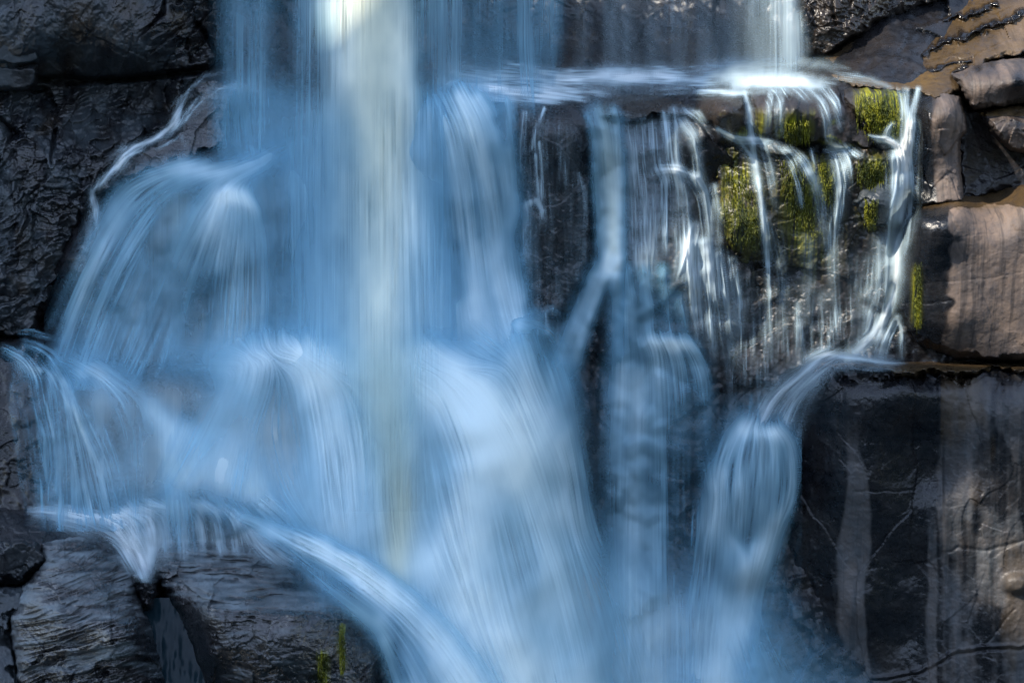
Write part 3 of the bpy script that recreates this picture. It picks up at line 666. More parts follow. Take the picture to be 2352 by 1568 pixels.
def cascade(name, strokes, label, cat="waterfall", fills=(), holes=(), flow=(), tint=(), off=0.10, depth=None, contrast=0.75,
            length=60, seed=1, group=None, kind=None, fine=1.0, mat=None, bulge=0.12, power=2.0, warp=0.0, gain=1.0, relief=0.008, lace=0, thick=False, spread=0.75, foam=(0.05, 3.2), wmul=1.0, tblur=0):
    """strokes: [(u, v, halfwidth, density), ...] chains; fills: (poly, density, feather)"""
    rng = np.random.RandomState(seed)
    pts = [p for s in strokes for p in s]
    us = [p[0] - 2.2 * p[2] for p in pts] + [p[0] + 2.2 * p[2] for p in pts] + [q[0] for f in fills for q in f[0]]
    vs = [p[1] - 2.2 * p[2] for p in pts] + [p[1] + 2.2 * p[2] for p in pts] + [q[1] for f in fills for q in f[0]]
    fe = max([f[2] for f in fills] + [0])
    sl = sub(min(us) - fe, max(us) + fe, min(vs) - fe, max(vs) + fe)
    u = UU[sl]; v = VV[sl]
    un, vn = u, v
    if warp:
        un = u + warp * fbm(u / 60, v / 60, seed + 5, 4); vn = v + warp * fbm(u / 60, v / 60, seed + 6, 4)
    T = np.zeros(u.shape)
    for poly, d, f in fills:
        sd = polysd(un, vn, poly)
        T += -math.log(1 - min(d, .985)) * sstep(-f, f, sd)
    gu, gv = u[0, :], v[:, 0]
    def paint(st):
        us_ = [p[0] for p in st]; vs_ = [p[1] for p in st]; mw = 2.4 * max(p[2] for p in st) + 3 * abs(warp) * 0.3 + 4
        a0, a1 = np.searchsorted(gu, (min(us_) - mw, max(us_) + mw)); b0, b1 = np.searchsorted(gv, (min(vs_) - mw, max(vs_) + mw))
        if a1 <= a0 or b1 <= b0: return
        uu = un[b0:b1, a0:a1] if warp else u[b0:b1, a0:a1]; vv = vn[b0:b1, a0:a1] if warp else v[b0:b1, a0:a1]
        best = np.zeros(uu.shape)
        for p, q in zip(st[:-1], st[1:]):
            dd, t = segdist(uu, vv, p[0], p[1], q[0], q[1])
            w = p[2] + (q[2] - p[2]) * t
            k = p[3] + (q[3] - p[3]) * t
            best = np.maximum(best, -np.log(1 - np.clip(k, 0, .985)) * np.exp(-(dd / w) ** power))
        T[b0:b1, a0:a1] += best
    def resample(st, t0, t1, n):
        P = np.array(st, float); L = np.concatenate([[0], np.cumsum(np.hypot(*np.diff(P[:, :2], axis=0).T))]); L /= L[-1]
        t = np.linspace(t0, t1, n)
        return np.stack([np.interp(t, L, P[:, k]) for k in range(4)], -1)
    def taper(st):
        a, b_ = st[0], st[1]; L = math.hypot(b_[0] - a[0], b_[1] - a[1]) + 1e-6
        e0 = (a[0] - (b_[0] - a[0]) / L * a[2] * 1.2, a[1] - (b_[1] - a[1]) / L * a[2] * 1.2, a[2] * .7, 0.0)
        a, b_ = st[-2], st[-1]; L = math.hypot(b_[0] - a[0], b_[1] - a[1]) + 1e-6
        k = b_[2] * 3.5
        e1 = (b_[0] + (b_[0] - a[0]) / L * k, b_[1] + (b_[1] - a[1]) / L * k, b_[2] * .9, 0.0)
        return [e0] + list(st) + [e1]
    strokes = [taper([(p[0], p[1], p[2] * wmul, p[3]) for p in st]) for st in strokes]
    for st in strokes:
        if not lace: paint(st); continue
        paint([(p[0], p[1], p[2], 1 - (1 - min(p[3], .985)) ** 0.6) for p in st])
        for k in range(lace * 3):
            t0 = rng.rand() ** 2.2 * 0.6; t1 = 1 - rng.rand() ** 1.5 * 0.5
            if t1 - t0 < 0.25: t1 = min(1, t0 + 0.4)
            Q = resample(st, t0, t1, 7)
            d_ = np.gradient(Q[:, :2], axis=0); d_ /= np.hypot(*d_.T)[:, None] + 1e-9
            r0 = rng.randn() * spread; r1 = r0 + rng.randn() * 0.25
            r = np.linspace(r0, r1, 7) * Q[:, 2]
            Q[:, 0] += -d_[:, 1] * r; Q[:, 1] += d_[:, 0] * r
            Q[:, 2] = np.maximum(1.7, Q[:, 2] * (0.06 + 0.22 * rng.rand() ** 1.5))
            prof = np.array([0.25, 0.8, 1, 1, 0.85, 0.5, 0.0]) if t0 > 0.02 else np.array([0.9, 1, 1, 1, 0.85, 0.5, 0.0])
            Q[:, 3] = np.clip(Q[:, 3] * prof * (0.25 + 0.65 * rng.rand()), 0, .95)
            if t1 > .97:
                e = Q[-1].copy(); e[:2] += d_[-1] * (10 + 30 * rng.rand()); e[3] = 0; Q[-1, 3] = Q[-2, 3] * .6
                Q = np.vstack([Q, e])
            paint([tuple(q) for q in Q])
    for st in holes:
        best = np.zeros(u.shape)
        for p, q in zip(st[:-1], st[1:]):
            dd, t = segdist(un, vn, p[0], p[1], q[0], q[1])
            w = p[2] + (q[2] - p[2]) * t; k = p[3] + (q[3] - p[3]) * t
            best = np.maximum(best, k * np.exp(-(dd / w) ** 2))
        T *= (1 - np.clip(best, 0, 1))
    if tblur: T = blur(T, tblur, 2)
    # flow field
    cu = u[::6, ::6]; cv = v[::6, ::6]
    fx = np.zeros(cu.shape); fy = np.zeros(cu.shape)
    for st in list(strokes) + [[(a[0], a[1], 1, 1) for a in f] for f in flow]:
        for p, q in zip(st[:-1], st[1:]):
            L = math.hypot(q[0] - p[0], q[1] - p[1]) + 1e-6
            dd, _ = segdist(cu, cv, p[0], p[1], q[0], q[1])
            w = L ** 0.5 / (dd ** 2 + 14 ** 2) ** 1.4
            fx += w * (q[0] - p[0]) / L; fy += w * (q[1] - p[1]) / L
    m = np.hypot(fx, fy) + 1e-12
    fx /= m; fy /= m
    def up(a):
        a = np.kron(a, np.ones((6, 6)))[:u.shape[0], :u.shape[1]]
        return blur(a, 3, 2)
    fx = up(fx); fy = up(fy); m = np.hypot(fx, fy) + 1e-9; fx /= m; fy /= m
    n0 = rng.randn(*u.shape); n1 = blur(rng.randn(*u.shape), 1, 1); n2 = blur(rng.randn(*u.shape), 4, 1); n3 = blur(rng.randn(*u.shape), 10, 1)
    length = length * 2.5 / S
    parts = []
    for nn, ln, wt in ((n0, length * 0.7, 0.9 * fine), (n1, length * 0.9, 0.6 * fine), (n2, length, 0.45), (n3, length * 1.2, 0.45)):
        hstep = 2.0
        s = lic(nn.astype(np.float32), fx.astype(np.float32), fy.astype(np.float32), max(4, int(ln / hstep)), hstep)
        s = s / (s.std() + 1e-9)
        parts.append(s * wt)
    s = sum(parts); s = np.clip(s / s.std(), -2.6, 2.6)
    s = s * np.clip(0.75 + 1.6 * fbm(u / 70, v / 160, seed + 70, 3), 0.15, 1.7)
    T = T * np.exp(0.55 * fbm(u / 80 + 3, v / 170, seed + 71, 4))
    # opaque thick water loses contrast
    c = contrast / (1 + 0.35 * T)
    T2 = T * gain * np.exp(c * s - 0.5 * c * c)
    alpha = 1 - np.exp(-T2)
    alpha = np.clip(alpha, 0, 0.985)
    base = (DMw if thick else DMf)[sl]
    if depth is not None:
        base = np.minimum(rbf(depth)(u, v), base - 0.0)
        y = base - off
    else:
        y = base - off
    y = y - bulge * (1 - np.exp(-T)) - relief * s * (0.3 + (1 - np.exp(-T)))
    keep = alpha > 0.006
    keep = blur(keep.astype(float), 1, 1) > 0.01
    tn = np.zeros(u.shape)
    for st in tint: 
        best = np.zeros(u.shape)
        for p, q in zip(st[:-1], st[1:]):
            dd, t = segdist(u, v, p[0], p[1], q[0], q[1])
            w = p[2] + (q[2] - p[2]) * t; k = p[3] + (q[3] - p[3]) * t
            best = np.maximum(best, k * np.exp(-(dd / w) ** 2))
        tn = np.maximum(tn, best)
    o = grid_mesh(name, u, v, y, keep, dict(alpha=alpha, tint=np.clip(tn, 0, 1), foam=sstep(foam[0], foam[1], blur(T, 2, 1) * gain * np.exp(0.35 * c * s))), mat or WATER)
    tag(o, label, cat if kind is None else None, group, kind)
    return o

DEPTH_MAIN = [(500, -300, 1.7), (900, -300, 1.6), (1300, -300, 1.9), (500, 0, 1.3), (900, 0, 1.0), (1300, 0, 1.6), (520, 200, 0.9), (900, 200, 0.5), (1300, 190, 1.4),
              (700, 500, 0.1), (900, 500, -0.1), (600, 750, -0.6), (900, 750, -1.4), (870, 850, -1.9), (870, 1000, -2.4), (870, 1150, -2.8), (1150, 200, 1.2), (1150, 450, 0.1), (900, 1300, -3.2), (700, 1250, -2.4), (1100, 1300, -2.6)]
# 1. the high fall, left and centre
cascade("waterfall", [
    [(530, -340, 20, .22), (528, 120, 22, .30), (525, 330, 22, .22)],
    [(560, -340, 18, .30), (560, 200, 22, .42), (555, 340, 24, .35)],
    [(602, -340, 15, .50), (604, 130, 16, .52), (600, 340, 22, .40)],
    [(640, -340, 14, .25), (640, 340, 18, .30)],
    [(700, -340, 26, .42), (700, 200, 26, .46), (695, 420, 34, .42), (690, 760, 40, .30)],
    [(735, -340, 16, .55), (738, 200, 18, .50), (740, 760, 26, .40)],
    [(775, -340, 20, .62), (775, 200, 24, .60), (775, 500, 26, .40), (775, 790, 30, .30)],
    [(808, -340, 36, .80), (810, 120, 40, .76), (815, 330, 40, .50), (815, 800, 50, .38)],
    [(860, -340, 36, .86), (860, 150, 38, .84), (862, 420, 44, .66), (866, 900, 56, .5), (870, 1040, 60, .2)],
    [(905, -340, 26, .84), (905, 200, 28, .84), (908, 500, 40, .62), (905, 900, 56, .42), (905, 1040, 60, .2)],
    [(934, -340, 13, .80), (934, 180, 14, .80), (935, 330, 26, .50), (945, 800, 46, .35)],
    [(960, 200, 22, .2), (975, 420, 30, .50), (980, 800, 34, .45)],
  ], "tall pale main fall in the centre with a yellowish core", tint=[[(862, -340, 100, .7), (860, 60, 98, .75), (868, 500, 90, .6), (880, 900, 80, .6), (915, 1150, 46, .65), (905, 1350, 40, .5)]],  # sun warmth on the core put into the colour, with tannin yellow
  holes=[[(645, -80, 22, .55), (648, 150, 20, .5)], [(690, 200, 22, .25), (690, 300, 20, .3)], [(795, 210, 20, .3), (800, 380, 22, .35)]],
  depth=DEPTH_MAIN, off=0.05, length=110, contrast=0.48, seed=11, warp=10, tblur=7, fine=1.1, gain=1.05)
cascade("waterfall", [
    [(985, -340, 24, .42), (985, 120, 26, .45), (985, 220, 28, .4)],
    [(1025, -340, 22, .50), (1028, 120, 22, .52), (1030, 220, 26, .5)],
    [(1050, -340, 12, .55), (1052, 190, 12, .5)],
    [(1095, -340, 28, .36), (1095, 190, 30, .40)],
    [(1150, -340, 28, .42), (1150, 190, 30, .42)],
    [(1205, -340, 28, .42), (1205, 100, 26, .48), (1215, 190, 26, .5)],
    [(1255, -340, 26, .42), (1258, 100, 24, .45), (1255, 185, 18, .40)],
    [(1285, -340, 10, .30), (1275, 170, 10, .2)],
  ], "dim blue curtain of water right of the main fall dropping onto the shelf", depth=[(950, -300, 1.8), (1300, -300, 2.0), (950, 0, 1.4), (1300, 0, 1.8), (950, 200, 0.9), (1300, 190, 1.6)],
  off=0.05, length=90, contrast=0.5, seed=13, tblur=4, gain=1.0)
cascade("waterfall", [
    [(1330, -340, 24, .08), (1340, 150, 26, .12)],
    [(1400, -340, 16, .20), (1402, 155, 18, .26)],
    [(1440, -340, 24, .20), (1440, 155, 24, .22)],
    [(1500, -340, 26, .16), (1500, 155, 26, .20)],
    [(1560, -340, 26, .26), (1560, 155, 26, .22)],
    [(1620, -340, 26, .26), (1620, 155, 28, .26)],
    [(1680, -340, 26, .34), (1680, 150, 28, .26)],
    [(1735, -340, 24, .45), (1735, 60, 26, .34), (1738, 140, 28, .30)],
    [(1785, -340, 22, .66), (1785, 40, 24, .55), (1785, 135, 30, .42)],
    [(1815, -340, 14, .7), (1816, 60, 15, .60), (1818, 128, 18, .5)],
    [(1835, 35, 8, .3), (1840, 70, 12, .4), (1842, 110, 12, .25)],
  ], "thin see-through water veil falling onto the right end of the shelf", depth=[(1300, -300, 2.2), (1850, -300, 2.2), (1300, 0, 2.0), (1850, 0, 1.7), (1300, 160, 1.9), (1850, 130, 1.5)],
  off=0.05, length=90, contrast=0.5, seed=17, mat=CLEAR, tblur=2, gain=0.75)
# 2. shelf foam (horizontal)
cascade("water", [
    [(1010, 190, 16, .4), (1100, 205, 20, .75), (1180, 212, 20, .85), (1260, 220, 14, .7), (1330, 228, 8, .4)],
    [(1130, 178, 14, .5), (1220, 172, 12, .6), (1300, 180, 14, .7), (1400, 172, 15, .85), (1500, 172, 16, .88), (1590, 176, 14, .75), (1680, 176, 14, .6), (1790, 178, 18, .85), (1880, 190, 12, .55)],
    [(1200, 195, 16, .6), (1300, 205, 14, .55), (1380, 216, 8, .4)],
    [(1600, 158, 12, .35), (1720, 145, 16, .5), (1830, 140, 16, .45), (1920, 152, 10, .25)],
    [(1690, 195, 10, .5), (1750, 186, 12, .85), (1830, 190, 9, .85), (1880, 200, 7, .5)],
    [(1610, 205, 9, .55), (1660, 208, 7, .8), (1708, 212, 6, .75)],
    [(1920, 175, 10, .2), (2000, 185, 8, .25), (2040, 200, 6, .3)],
    [(1340, 195, 22, .30), (1450, 210, 22, .22), (1600, 200, 20, .3)],
    [(1050, 170, 20, .35), (1200, 190, 30, .35)],
  ], "white foaming water spread over the middle shelf", kind="structure", holes=[[(1440, 212, 22, .55), (1560, 218, 26, .6)], [(1640, 192, 18, .55), (1670, 195, 12, .4)]],
  off=0.03, length=16, contrast=0.85, seed=19, mat=CLEAR, warp=10, bulge=0.05, fine=1.3)
# 3. middle veil under the high fall
cascade("waterfall", [
    [(520, 230, 20, .40), (525, 330, 22, .30)],
    [(560, 200, 22, .50), (575, 330, 26, .45), (590, 420, 26, .3)],
    [(640, 230, 30, .38), (650, 420, 34, .40), (640, 770, 34, .42)],
    [(690, 400, 28, .45), (700, 780, 34, .45)],
    [(745, 300, 28, .42), (745, 800, 34, .50)],
    [(800, 300, 28, .36), (800, 800, 40, .45)],
    [(860, 300, 34, .5), (860, 830, 40, .6)],
    [(930, 250, 34, .55), (930, 820, 40, .6)],
    [(990, 260, 30, .55), (995, 500, 34, .58), (1000, 790, 38, .62)],
  ], "broad blue veil below the main fall streaming straight down its middle", depth=None, off=0.20, length=100, contrast=0.42, seed=23, fine=1.2, tblur=6, wmul=1.2, gain=0.95, thick=True,
  holes=[[(665, 620, 30, .3), (670, 760, 36, .45)], [(620, 480, 22, .35), (625, 560, 20, .3)]])
cascade("waterfall", [
    [(1010, 240, 26, .5), (1040, 300, 28, .72), (1062, 420, 28, .80), (1075, 560, 30, .78), (1090, 700, 34, .72), (1110, 790, 40, .8)],
    [(1060, 225, 22, .75), (1090, 280, 24, .85), (1112, 380, 22, .85), (1128, 480, 22, .72), (1140, 600, 24, .72), (1170, 720, 26, .72), (1200, 800, 34, .8)],
    [(1100, 225, 16, .75), (1130, 270, 16, .7), (1152, 360, 16, .58), (1165, 460, 16, .5), (1178, 580, 16, .5), (1195, 690, 16, .5)],
    [(1165, 230, 9, .6), (1170, 290, 12, .5), (1178, 380, 12, .45), (1180, 500, 12, .35)],
    [(985, 300, 30, .4), (1000, 480, 34, .6), (1010, 640, 34, .6), (1020, 790, 40, .7)],
  ], "bright blue-white cascade pouring off the left end of the shelf", holes=[[(1050, 560, 16, .35), (1052, 680, 16, .4)], [(1150, 275, 14, .6), (1165, 330, 10, .3)], [(1092, 330, 10, .15), (1100, 540, 10, .3)]],
  off=0.16, length=60, contrast=0.42, seed=29, fine=1.2, warp=10, tblur=2, wmul=1.15, lace=0, thick=True, gain=1.15, depth=None)
cascade("waterfall", [[(760, 150, 10, .05), (760, 800, 10, .05)]], "thin blue spray filling the air around the main fall", cat="spray",
  fills=[([(540, 230), (1150, 240), (1190, 420), (1215, 760), (1100, 860), (500, 860), (520, 600)], .42, 50), ([(330, 430), (560, 420), (620, 840), (160, 860)], .42, 60)],
  off=0.10, length=80, contrast=0.15, seed=27, foam=(0, 1.6), gain=0.9, relief=0.003)
# 4. left fan
cascade("waterfall", [
    [(800, 262, 30, .02), (740, 290, 26, .08), (660, 330, 22, .25), (590, 370, 18, .5), (500, 392, 14, .70), (420, 385, 12, .6), (350, 392, 9, .5)],
    [(690, 330, 20, .12), (600, 385, 22, .45), (520, 420, 24, .65), (470, 470, 22, .6), (420, 560, 22, .5), (380, 660, 24, .55), (330, 780, 22, .5), (300, 840, 20, .5)],
    [(430, 385, 16, .6), (350, 420, 16, .62), (290, 480, 18, .65), (245, 560, 16, .72), (205, 640, 16, .70), (170, 730, 16, .60), (140, 820, 14, .4)],
    [(470, 400, 18, .6), (390, 440, 18, .62), (330, 520, 18, .62), (280, 600, 16, .60), (235, 700, 18, .65), (200, 800, 18, .60), (185, 850, 18, .6)],
    [(350, 400, 12, .5), (280, 440, 12, .55), (225, 520, 11, .5), (190, 590, 10, .45), (150, 680, 9, .45), (120, 740, 8, .35)],
    [(520, 450, 14, .80), (560, 452, 12, .85), (590, 480, 10, .75), (600, 560, 12, .60), (603, 700, 13, .72), (592, 830, 16, .7)],
    [(500, 460, 18, .75), (470, 560, 22, .72), (440, 640, 22, .5), (410, 740, 18, .45), (390, 820, 18, .45)],
    [(530, 460, 20, .72), (515, 560, 22, .72), (505, 680, 22, .55), (500, 790, 24, .45)],
    [(560, 470, 18, .70), (560, 600, 22, .65), (560, 740, 22, .62), (550, 840, 22, .6)],
    [(245, 560, 10, .4), (180, 700, 10, .5), (130, 850, 12, .35)],
    [(330, 600, 18, .5), (260, 760, 20, .52), (230, 850, 20, .55)],
  ], "wide left-hand fan of water spreading down over rounded rock", cat="waterfall",
  holes=[[(372, 485, 18, .85), (350, 530, 18, .6)], [(400, 425, 12, .4), (360, 450, 10, .35)], [(470, 690, 24, .72), (450, 770, 24, .6)], [(500, 640, 18, .35), (500, 770, 18, .45)], [(285, 790, 20, .75), (270, 850, 18, .6)], [(330, 700, 10, .35), (310, 740, 10, .4)],
         [(240, 630, 8, .45), (225, 680, 10, .5)], [(590, 600, 6, .2), (590, 700, 6, .2)]],
  off=0.16, length=55, contrast=0.55, seed=31, fine=1.3, warp=8, tblur=5, wmul=1.25, lace=0, thick=True, gain=0.85)
cascade("rivulet", [
    [(520, 165, 5, .4), (470, 175, 5, .55), (445, 195, 5, .55), (420, 225, 5, .75), (408, 245, 6, .85), (402, 280, 8, .92), (392, 297, 6, .92), (340, 325, 6, .92), (292, 345, 7, .95), (282, 370, 9, .95), (262, 395, 7, .95), (235, 425, 8, .92), (212, 440, 6, .9), (214, 480, 9, .75), (205, 520, 9, .5), (200, 560, 9, .3)],
    [(212, 440, 6, .8), (222, 500, 5, .7), (224, 540, 5, .4)],
    [(490, 195, 7, .4), (455, 225, 7, .4), (425, 270, 5, .5), (405, 295, 4, .6)],
    [(600, 215, 14, .5), (540, 200, 9, .75), (500, 215, 9, .60), (470, 235, 9, .35), (440, 265, 7, .3)],
    [(330, 345, 4, .5), (300, 357, 4, .6), (275, 385, 3, .4)],
    [(420, 312, 3, .4), (395, 325, 3, .4), (360, 340, 3, .3)], [(418, 318, 5, .55), (424, 330, 6, .5)],
  ], "thin bright white rivulet running down the ledge at upper left", cat="rivulet", off=0.06, length=14, contrast=0.9, seed=37, power=1.3, mat=CLEAR, wmul=1.0, gain=0.62, lace=2, warp=7, bulge=0.05)
# 5. narrow pale cascade and its spreading foot
cascade("waterfall", [
    [(1375, 258, 22, .60), (1388, 300, 20, .80), (1395, 360, 22, .88), (1402, 450, 22, .90), (1405, 540, 22, .90), (1408, 610, 20, .88)],
    [(1410, 250, 10, .7), (1418, 280, 12, .8), (1420, 350, 12, .85), (1422, 480, 14, .82), (1415, 600, 16, .8)],
    [(1350, 262, 6, .5), (1365, 330, 8, .6), (1372, 450, 8, .5), (1378, 560, 9, .4)],
    [(1400, 590, 18, .8), (1365, 640, 20, .85), (1335, 710, 20, .82), (1305, 790, 22, .80), (1280, 870, 28, .80)],
    [(1395, 620, 12, .7), (1370, 690, 12, .85), (1345, 760, 12, .75), (1325, 830, 12, .6)],
    [(1412, 600, 18, .85), (1420, 680, 20, .80), (1420, 760, 22, .62), (1420, 850, 24, .55)],
  ], "narrow pale greenish cascade beside the black column splitting at its foot", tint=[[(1390, 250, 26, .35), (1408, 560, 24, .4)]],
  off=0.16, length=60, contrast=0.3, seed=41, warp=5, tblur=2, power=2.0, gain=0.75)
# 6. lacy tiers
cascade("waterfall", [
    [(1440, 275, 10, .4), (1445, 340, 12, .45), (1450, 420, 14, .48), (1452, 520, 14, .48), (1455, 610, 16, .45)],
    [(1470, 290, 10, .5), (1475, 380, 12, .50), (1480, 480, 14, .5), (1480, 600, 16, .45)],
    [(1498, 288, 9, .6), (1500, 350, 11, .6), (1502, 450, 12, .5), (1500, 600, 14, .42)],
    [(1525, 270, 7, .5), (1528, 340, 9, .50), (1530, 395, 9, .42)],
    [(1550, 255, 7, .55), (1552, 330, 8, .5), (1555, 395, 8, .4)],
    [(1568, 285, 9, .62), (1590, 310, 9, .65), (1602, 360, 7, .55), (1608, 420, 7, .4)],
    [(1575, 255, 6, .5), (1600, 262, 6, .6), (1620, 290, 5, .25)],
    [(1505, 395, 7, .60), (1530, 390, 6, .75), (1560, 392, 6, .7), (1590, 405, 6, .6)],
    [(1535, 395, 9, .65), (1530, 450, 10, .4), (1530, 540, 12, .35)],
    [(1560, 395, 9, .65), (1570, 450, 10, .5), (1575, 560, 12, .42)],
    [(1600, 412, 8, .72), (1618, 440, 8, .68), (1628, 500, 8, .55), (1636, 570, 9, .4), (1640, 640, 9, .35)],
    [(1640, 430, 5, .4), (1650, 490, 5, .35), (1655, 560, 6, .3)],
    [(1590, 520, 9, .5), (1578, 580, 10, .6), (1565, 620, 10, .5)],
    [(1580, 560, 12, .65), (1590, 640, 13, .70), (1600, 740, 12, .5)],
    [(1618, 560, 9, .75), (1625, 620, 10, .75), (1632, 700, 10, .55), (1638, 800, 10, .35)],
    [(1655, 590, 10, .6), (1665, 650, 12, .62), (1675, 740, 12, .45), (1685, 830, 12, .25)],
    [(1685, 600, 6, .45), (1695, 660, 7, .4), (1700, 740, 7, .25)],
  ], "lacy stepped tiers of water just right of the narrow pale cascade", off=0.08, length=34, contrast=0.8, seed=43, mat=CLEAR, gain=1.15, wmul=1.5, lace=1, fine=1.6, warp=4)
cascade("waterfall", [
    [(1440, 625, 12, .6), (1450, 700, 14, .65), (1455, 800, 18, .50), (1450, 950, 22, .45), (1440, 1100, 22, .40), (1435, 1300, 22, .36)],
    [(1480, 630, 10, .62), (1488, 700, 12, .7), (1490, 790, 14, .5)],
    [(1525, 620, 8, .6), (1530, 700, 10, .55), (1535, 780, 10, .4)],
    [(1555, 680, 8, .55), (1565, 730, 8, .5), (1570, 780, 8, .4)],
    [(1480, 790, 10, .4), (1510, 785, 9, .80), (1545, 795, 9, .85), (1580, 790, 7, .8), (1590, 800, 8, .5)],
    [(1510, 790, 16, .70), (1512, 860, 18, .66), (1515, 1000, 20, .48), (1520, 1200, 22, .38), (1525, 1420, 24, .3)],
    [(1550, 795, 16, .75), (1560, 860, 18, .62), (1565, 980, 20, .35), (1565, 1150, 20, .2), (1565, 1400, 26, .2)],
    [(1590, 800, 12, .65), (1612, 850, 14, .60), (1620, 930, 14, .45), (1622, 1040, 14, .3)],
    [(1420, 850, 20, .55), (1412, 1000, 20, .50), (1405, 1150, 20, .35), (1420, 1400, 26, .3)],
    [(1470, 860, 18, .62), (1470, 960, 18, .60), (1465, 1100, 18, .52), (1465, 1400, 26, .4)],
    [(1430, 730, 14, .4), (1425, 900, 14, .55)],
    [(1500, 1150, 24, .35), (1500, 1568, 34, .45)], [(1440, 1350, 34, .3), (1440, 1760, 44, .5)], [(1560, 1400, 30, .35), (1560, 1760, 40, .5)],
    [(1480, 1550, 60, .4), (1480, 1860, 60, .6)],
  ], "long blue curtain below the lacy tiers reaching down to the bottom", holes=[[(1590, 1100, 20, .6), (1590, 1350, 24, .5)], [(1545, 1000, 14, .3), (1545, 1300, 16, .4)]],
  off=0.16, length=70, contrast=0.6, seed=47, tblur=4, warp=6, gain=1.15, wmul=1.25, lace=0)
# strands on the black column
cascade("waterfall", [
    [(1250, 250, 3, .6), (1232, 290, 4, .55), (1222, 340, 4, .5)], [(1205, 260, 5, .4), (1198, 330, 6, .45), (1200, 420, 7, .4)],
    [(1240, 330, 5, .5), (1248, 380, 6, .55), (1246, 450, 5, .45)], [(1230, 360, 6, .4), (1236, 440, 6, .35)],
    [(1205, 470, 8, .55), (1232, 462, 7, .6), (1245, 485, 6, .5), (1240, 520, 6, .3)], [(1205, 480, 10, .62), (1203, 540, 10, .42), (1205, 640, 10, .2)],
    [(1330, 400, 5, .3), (1345, 440, 6, .35), (1342, 520, 6, .25)],
    [(1215, 260, 24, .10), (1215, 700, 30, .16)], [(1260, 300, 24, .10), (1262, 700, 26, .12)], [(1310, 300, 24, .12), (1310, 690, 26, .10)], [(1345, 560, 16, .2), (1335, 680, 18, .2)],
  ], "sparse thin strands of water over the black rock column", off=0.05, length=28, contrast=1.0, seed=53, mat=CLEAR, gain=0.8, fine=1.5, bulge=0.03)
# 7. trickles on the mossy face
cascade("rivulet", [
    [(1710, 212, 4, .8), (1720, 250, 5, .82), (1725, 312, 6, .85), (1732, 360, 6, .80), (1742, 420, 6, .85), (1752, 480, 5, .92), (1758, 560, 5, .92), (1764, 640, 4, .85), (1767, 720, 4, .5), (1770, 820, 5, .3)],
    [(1648, 298, 4, .7), (1675, 312, 5, .75), (1702, 322, 7, .85), (1730, 320, 7, .85), (1762, 325, 6, .7)],
    [(1700, 325, 6, .5), (1725, 360, 8, .5), (1738, 420, 7, .45)], [(1755, 330, 7, .5), (1770, 390, 7, .35), (1780, 470, 7, .25)],
    [(1766, 500, 7, .35), (1775, 600, 8, .3)],
  ], "long thin white trickle dropping from the squat block past dark moss", cat="rivulet", off=0.06, length=24, contrast=0.5, seed=59, power=1.4, mat=CLEAR, lace=1, gain=0.9, bulge=0.03)
cascade("rivulet", [
    [(1762, 330, 5, .5), (1795, 340, 5, .6), (1825, 352, 5, .55), (1848, 372, 6, .75), (1865, 400, 6, .75), (1878, 440, 6, .55), (1890, 500, 7, .35), (1900, 560, 7, .25)],
    [(1800, 345, 4, .6), (1820, 380, 4, .6), (1832, 420, 4, .5), (1838, 460, 4, .3)],
    [(1730, 218, 5, .35), (1760, 205, 5, .45), (1790, 212, 6, .5)], [(1795, 208, 5, .6), (1792, 240, 5, .4), (1790, 300, 5, .3)],
    [(1825, 205, 5, .6), (1842, 220, 5, .5)], [(1858, 205, 5, .65), (1885, 230, 5, .6), (1900, 270, 6, .5), (1905, 320, 6, .35)],
    [(1890, 205, 5, .6), (1915, 235, 5, .6), (1925, 280, 5, .4)], [(1770, 215, 4, .5), (1762, 300, 4, .35)],
    [(1905, 340, 6, .5), (1920, 338, 5, .7), (1945, 342, 5, .6), (1965, 350, 4, .4)],
    [(1915, 345, 6, .62), (1928, 390, 8, .7), (1930, 440, 8, .7), (1918, 500, 7, .6), (1912, 560, 7, .5), (1915, 660, 7, .35), (1920, 760, 7, .25)],
    [(1940, 350, 5, .5), (1948, 390, 5, .45), (1945, 430, 5, .3)], [(1865, 345, 3, .5), (1870, 370, 3, .4)],
    [(1780, 540, 8, .25), (1800, 640, 10, .25), (1800, 780, 12, .15)], [(1860, 560, 10, .22), (1850, 700, 12, .22), (1845, 820, 12, .2)],
    [(1832, 700, 5, .45), (1836, 760, 5, .55), (1838, 800, 5, .2)], [(1890, 680, 10, .3), (1895, 760, 10, .25)],
    [(1960, 600, 12, .14), (1955, 780, 14, .14)], [(1700, 650, 14, .2), (1700, 900, 18, .2)], [(1750, 700, 16, .18), (1745, 920, 18, .2)], [(1990, 600, 10, .2), (1985, 700, 10, .15)],
  ], "scattered fine white trickles over the mossy stepped rock", cat="rivulet", off=0.05, length=26, contrast=0.9, seed=61, mat=CLEAR, gain=0.95, wmul=1.7, lace=1, bulge=0.02, fine=1.6, warp=4)
